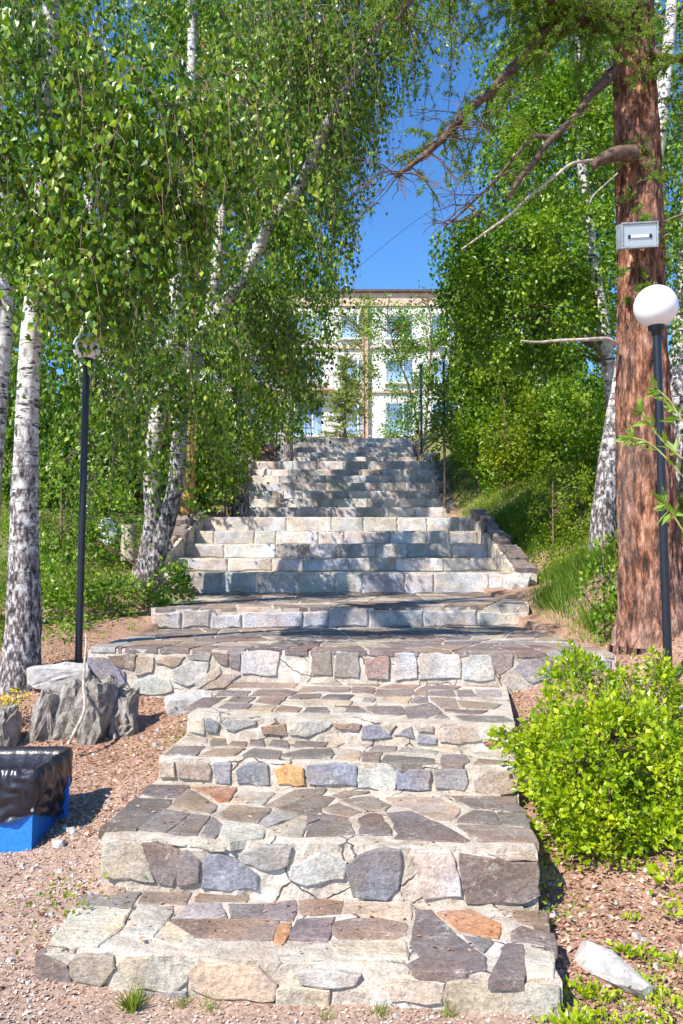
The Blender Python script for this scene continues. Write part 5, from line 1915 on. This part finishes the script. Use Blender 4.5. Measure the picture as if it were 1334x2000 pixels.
# ------------------------------------------------------------------ willow twigs reaching in from the right
wroot = empty('willow_sapling', (1.75, 3.0, gz(1.75, 3.0)), 'pale willow shoots reaching in front of the right lamp post', 'shrub')
wt, WP, WD = MB(), [], []
for spec in ([(1520, 1300, 3.0, 6), (1420, 1020, 3.0, 5), (1334, 930, 3.0, 4), (1275, 870, 3.0, 3), (1235, 855, 3.0, 2)],
             [(1520, 1300, 3.0, 6), (1400, 950, 3.05, 5), (1325, 890, 3.05, 4), (1280, 845, 3.05, 3), (1255, 805, 3.05, 2)],
             [(1520, 1300, 3.0, 6), (1420, 900, 3.1, 5), (1340, 830, 3.1, 4), (1310, 785, 3.1, 3), (1285, 762, 3.1, 2)],
             [(1520, 1300, 3.0, 6), (1400, 1150, 3.1, 4), (1330, 1030, 3.1, 3), (1300, 985, 3.1, 2)]):
    P, r = trunk_path(spec, 24)
    wt.tube(P, r, 6, True)
    for k in range(13):
        i = int(rng.uniform(12, 23.9))
        d = unit((P[min(23, i + 1)] - P[i - 1]) + rng.normal(size=3) * .02)
        WP.append(P[i])
        WD.append(d * .6 + unit(rng.normal(size=3)) * .7 + np.array([0, 0, -.1]))
    for k in range(4):
        WP.append(P[-1])
        WD.append(unit(P[-1] - P[-3]) + rng.normal(size=3) * .5)
wt.build('stems', simple('willow_stem', (0.38, 0.36, 0.10), .6, .3, 20, .1), wroot)
V, F = leaf_quads(np.array(WP), np.array(WD), rng.uniform(.045, .085, len(WP)), width=.30, fold=.05, shoulder=.45)
org = np.array(wroot.location)
place('leaves', np_mesh('leaves', V - org, F, np.clip(rng.normal(.5, .2, len(WP)), 0, 1)), M['willow'], org, wroot)

# ------------------------------------------------------------------ grass


def grass_patch(name, label, regions, L, kind='stuff', matn='grass', lean=.35, wid=.10, tint=.5):
    PP, HH = [], []
    for (x0, x1, y0, y1, n, thr) in regions:
        x = rng.uniform(x0, x1, n)
        y = rng.uniform(y0, y1, n)
        f = np.sin(x * 3.1 + 2 * np.sin(y * 1.7)) + np.sin(y * 2.9 + 1.5 * np.sin(x * 2.3)) + rng.normal(0, .6, n)
        k = f > thr
        x, y = x[k], y[k]
        for (fy0, fy1, fx0, fx1) in FOOT:
            q = ~((y > fy0 - .05) & (y < fy1) & (x > fx0 - .06) & (x < fx1 + .06))
            x, y = x[q], y[q]
        PP.append(np.stack([x, y, ground_np(x, y, False) - .01], 1))
    P = np.vstack(PP)
    n = len(P)
    D = np.stack([rng.normal(0, lean, n), rng.normal(0, lean, n), np.ones(n)], 1)
    Ls = rng.uniform(L[0], L[1], n)
    V, F = leaf_quads(P, D, Ls, width=wid, fold=.03, shoulder=.3)
    me = np_mesh(name, V, F, np.clip(rng.normal(tint, .2, n), 0, 1))
    o = link(name, me, M[matn])
    tag(o, label, 'grass', None, kind)
    return o


grass_patch('grass', 'green grass on the verge right of the stairs', [(2.75, 5.2, 8.0, 12, 9000, -.4), (2.72, 6, 12, 22, 9000, -.8), (2.3, 3.0, 7.6, 10, 3200, -.2), (2.74, 3.5, 10, 15, 5000, -.9)], (.10, .26), wid=.07, tint=.45)
grass_patch('grass', 'sunlit grass on the bank left of the stairs', [(-6, -2.9, 9.0, 14, 9000, -.2), (-4.6, -2.5, 7.2, 9.5, 4000, .1), (-7, -3, 14, 22, 6000, -.8)], (.07, .20), wid=.08, tint=.62)
grass_patch('dry_grass', 'yellow dry grass edging the right of the landing', [(2.2, 2.62, 7.0, 10.6, 1100, -.8)], (.06, .16), wid=.06, tint=.95)


def tuft(label, x, y, n, L, seedtint=.75, group='grass tufts at the foot of the steps'):
    g = gz(x, y)
    P = np.array([x, y, g - .01]) + rng.normal(size=(n, 3)) * np.array([.014, .014, 0])
    D = np.stack([rng.normal(0, .45, n), rng.normal(0, .45, n), np.ones(n)], 1)
    V, F = leaf_quads(P, D, rng.uniform(L * .5, L, n), width=.06, fold=.03, shoulder=.3)
    org = np.array([x, y, g])
    o = place('grass_tuft', np_mesh('grass_tuft', V - org, F, np.clip(rng.normal(seedtint, .15, n), 0, 1)), M['grass'], org)
    tag(o, label, 'grass tuft', group)


for lab, u, v, n, L in (('brightest grass tuft at the foot of the lowest step, left', 262, 1966, 90, .12), ('small grass tuft in a joint of the lowest riser', 356, 1962, 26, .08), ('grass sprig left of centre before the lowest step', 412, 1972, 24, .08),
                        ('grass sprig at the centre foot of the lowest step', 640, 1990, 24, .06), ('grass tuft right of centre before the lowest step', 742, 1992, 40, .07), ('weedy tuft under the right end of the lowest step', 875, 1996, 40, .07)):
    p = on_z(u, v, .0)
    tuft(lab, p.x, p.y - .03, n, L)

# low leafy plants, bottom right corner


def low_plants(name, label, spots, leafmat, leafL, kind='stuff'):
    PP, DD = [], []
    for (u, v, n, sp) in spots:
        c = on_z(u, v, .12)
        c.z = gz(c.x, c.y)
        q = rng.normal(size=(n, 3)) * np.array([sp, sp, sp * .35])
        q[:, 2] = np.abs(q[:, 2]) + .01
        PP.append(np.array(c) + q)
        DD.append(unit(q) + rng.normal(size=(n, 3)) * .6 + np.array([0, 0, .4]))
    P, D = np.vstack(PP), np.vstack(DD)
    P[:, 2] = np.maximum(P[:, 2], ground_np(P[:, 0], P[:, 1], False) + .005)
    V, F = leaf_quads(P, D, leafL * rng.uniform(.6, 1.2, len(P)), width=.55, normal_bias=np.array([0, 0, .8]))
    o = link(name, np_mesh(name, V, F, np.clip(rng.normal(.5, .2, len(P)), 0, 1)), leafmat)
    tag(o, label, 'plants', None, kind)


low_plants('ground_plants', 'low green weeds covering the litter in the bottom right corner', [(1125, 1960, 110, .035), (1130, 1905, 70, .03), (1175, 1915, 60, .03), (1160, 1975, 90, .045), (1230, 1970, 110, .05), (1300, 1930, 130, .06), (1250, 1895, 80, .04), (1320, 1990, 120, .05), (1215, 1850, 60, .025), (1270, 1860, 50, .03), (1232, 1745, 18, .02), (1230, 1805, 18, .02), (1090, 1970, 60, .03), (1320, 1870, 50, .03)], M['leaf_bush'], .028)
low_plants('ground_plants', 'sprigs with long leaves at the right edge below the bush', [(1318, 1770, 26, .05), (1325, 1805, 26, .05), (1330, 1720, 16, .05)], M['leaf_bush'], .06)
low_plants('ground_plants', 'small mossy green weeds between the rocks behind the bin', [(240, 1440, 50, .04), (205, 1470, 50, .05), (255, 1400, 40, .04), (300, 1400, 30, .05), (130, 1395, 40, .06), (60, 1390, 40, .05)], M['leaf_yellow'], .025)

def verge_plants(name, label, regions, leafmat, leafL, hmax):
    PP, DD = [], []
    for (x0, x1, y0, y1, nclump, per) in regions:
        cx, cy = rng.uniform(x0, x1, nclump), rng.uniform(y0, y1, nclump)
        s = rng.uniform(.05, .16, nclump)
        k = np.repeat(np.arange(nclump), per)
        q = rng.normal(size=(len(k), 3)) * s[k][:, None]
        x, y = cx[k] + q[:, 0], cy[k] + q[:, 1]
        z = ground_np(x, y, False) + np.minimum(np.abs(q[:, 2]), hmax) + .01
        PP.append(np.stack([x, y, z], 1))
        DD.append(unit(q) + rng.normal(size=(len(k), 3)) * .5 + np.array([0, 0, .5]))
    P, D = np.vstack(PP), np.vstack(DD)
    V, F = leaf_quads(P, D, leafL * rng.uniform(.5, 1.2, len(P)), width=.6, normal_bias=np.array([0, 0, .7]))
    o = link(name, np_mesh(name, V, F, np.clip(rng.normal(.55, .2, len(P)), 0, 1)), leafmat)
    tag(o, label, 'plants', None, 'stuff')


verge_plants('ground_plants', 'low green weeds on the verge between the right wall and the larch', [(2.85, 4.2, 8.5, 14, 110, 46), (2.8, 3.4, 8.8, 14.5, 80, 40), (2.8, 5.0, 13, 20, 110, 46)], M['leaf_yellow'], .05, .2)
verge_plants('ground_plants', 'low green weeds on the bank behind the left birch', [(-4.6, -2.45, 7.1, 12, 80, 44), (-3.6, -2.3, 8.3, 11, 30, 44)], M['leaf_right'], .05, .22)

fp = on_d(18, 1368, 6.1)
froot = empty('yellow_flowers', (fp.x, fp.y, gz(fp.x, fp.y)), 'cluster of small bright yellow flowers at the left edge', 'flowers')
n = 150
q = rng.normal(size=(n, 3)) * np.array([.075, .06, .045])
P = np.array([fp.x, fp.y, fp.z]) + q
V, F = leaf_quads(P, rng.normal(size=(n, 3)) + np.array([0, -.3, .6]), rng.uniform(.014, .026, n), width=.8, fold=.1, normal_bias=np.array([0, -.5, .6]))
org = np.array(froot.location)
tag(place('petals', np_mesh('petals', V - org, F, rng.random(n)), M['flower'], org, froot), kind='stuff')
sm_ = MB()
for k in range(40):
    b = np.array([fp.x, fp.y, gz(fp.x, fp.y)]) + rng.normal(size=3) * np.array([.05, .05, 0])
    sm_.tube([b, (b + P[k]) / 2 + rng.normal(size=3) * .01, P[k]], [.002, .002, .0015], 3, False)
sm_.build('stems', M['grass'], froot)

# ------------------------------------------------------------------ litter and gravel on the ground near the steps


def litter(name, label, regions, sizes, matn, mean, sd, lift=.004, wid=.7, flat=.35, cat='litter'):
    PP = []
    for (x0, x1, y0, y1, n) in regions:
        x = rng.uniform(x0, x1, n)
        y = rng.uniform(y0, y1, n)
        for (fy0, fy1, fx0, fx1) in FOOT:
            q = ~((y > fy0) & (y < fy1) & (x > fx0) & (x < fx1))
            x, y = x[q], y[q]
        PP.append(np.stack([x, y, ground_np(x, y, False) + lift], 1))
    P = np.vstack(PP)
    n = len(P)
    D = np.stack([rng.normal(size=n), rng.normal(size=n), rng.normal(0, flat, n)], 1)
    V, F = leaf_quads(P, D, rng.uniform(sizes[0], sizes[1], n), width=wid, fold=.12, normal_bias=np.array([0, 0, 2.2]))
    o = link(name, np_mesh(name, V, F, np.clip(rng.normal(mean, sd, n), 0, 1)), M[matn])
    tag(o, label, cat, None, 'stuff')


litter('leaf_litter', 'reddish dry leaf and bark litter covering the banks', [(-2.6, -1.0, 4.2, 7.4, 9000), (-2.3, -.95, 2.2, 4.3, 1200), (.75, 2.4, 2.2, 4.3, 12000), (1.2, 3.6, 4.2, 8, 9000), (2.4, 4, 7.5, 11, 3000), (-4.5, -2.3, 6, 11, 5000)], (.010, .034), 'chips', .5, .25)
litter('gravel', 'fine pinkish gravel and chippings at the bottom left', [(-2.2, 1.2, 1.9, 3.3, 12000), (-2.4, -1.0, 2.6, 4.7, 9000)], (.005, .017), 'gravel', .55, .25, wid=.9, flat=.6, cat='gravel')

# dry leaves and grit lying on the treads
PP = []
for (S, nx_, z, cnt) in ((S1, S2, Z1, 110), (S2, S3, Z2, 90), (S3, S4, Z3, 40), (S4, S5, Z4, 110), (S5, S6, Z5, 160)):
    a, b = rng.random(cnt), rng.random(cnt) ** .6
    xl = S[0][0] * (1 - b) + max(S[0][0], nx_[0][0]) * b
    xr = S[1][0] * (1 - b) + min(S[1][0], nx_[1][0]) * b
    yf = S[0][1] * (1 - a) + S[1][1] * a
    yk = nx_[0][1] * (1 - a) + nx_[1][1] * a
    PP.append(np.stack([xl * (1 - a) + xr * a, yf * (1 - b) + (yk - .02) * b, np.full(cnt, z + .003)], 1))
P = np.vstack(PP)
D = np.stack([rng.normal(size=len(P)), rng.normal(size=len(P)), rng.normal(0, .1, len(P))], 1)
V, F = leaf_quads(P, D, rng.uniform(.008, .028, len(P)), width=.6, fold=.12, normal_bias=np.array([0, 0, 3.0]))
o = link('tread_litter', np_mesh('tread_litter', V, F, np.clip(rng.normal(.4, .25, len(P)), 0, 1)), M['chips'])
tag(o, 'scattered dry leaves and grit lying on the lower steps', 'litter', None, 'stuff')

# pebbles on the path
pb = MB()
for (x0, x1, y0, y1, n) in ((-2.2, -1.0, 2.2, 4.6, 150), (-1.2, 1.1, 2.0, 3.0, 110), (.9, 1.7, 2.3, 4.0, 60), (-2.2, -1.1, 4.6, 6.2, 60)):
    for k in range(n):
        x, y = rng.uniform(x0, x1), rng.uniform(y0, y1)
        if any(fy0 < y < fy1 and fx0 < x < fx1 for (fy0, fy1, fx0, fx1) in FOOT):
            continue
        r_ = rng.uniform(.006, .02) * (1.7 if rng.random() < .1 else 1)
        c = np.array([x, y, gz(x, y) + r_ * .25])
        h = np.array([[-1, -1, -1], [1, -1, -1], [1, 1, -1], [-1, 1, -1], [-1, -1, 1], [1, -1, 1], [1, 1, 1], [-1, 1, 1]], float)
        h = h * np.array([1, .8, .55]) * r_ * rng.uniform(.55, 1.0, (8, 3))
        h[4:, :2] *= .65
        th = rng.uniform(0, 6.28)
        h[:, :2] = h[:, :2] @ np.array([[math.cos(th), -math.sin(th)], [math.sin(th), math.cos(th)]])
        pb.add(c + h, [[0, 3, 2, 1], [4, 5, 6, 7], [0, 1, 5, 4], [1, 2, 6, 5], [2, 3, 7, 6], [3, 0, 4, 7]])
o = pb.build('pebbles', M['pale_rock'])
tag(o, 'pale pebbles scattered on the path and banks', 'pebbles', None, 'stuff')
verge_plants('ground_plants', 'small weeds along the edges of the lower steps', [(.80, .98, 2.9, 4.8, 16, 26), (-1.25, -.98, 3.3, 4.6, 8, 18), (-1.2, -.75, 4.8, 6.6, 12, 24), (.75, 1.2, 5.2, 6.5, 10, 24)], M['leaf_yellow'], .026, .06)
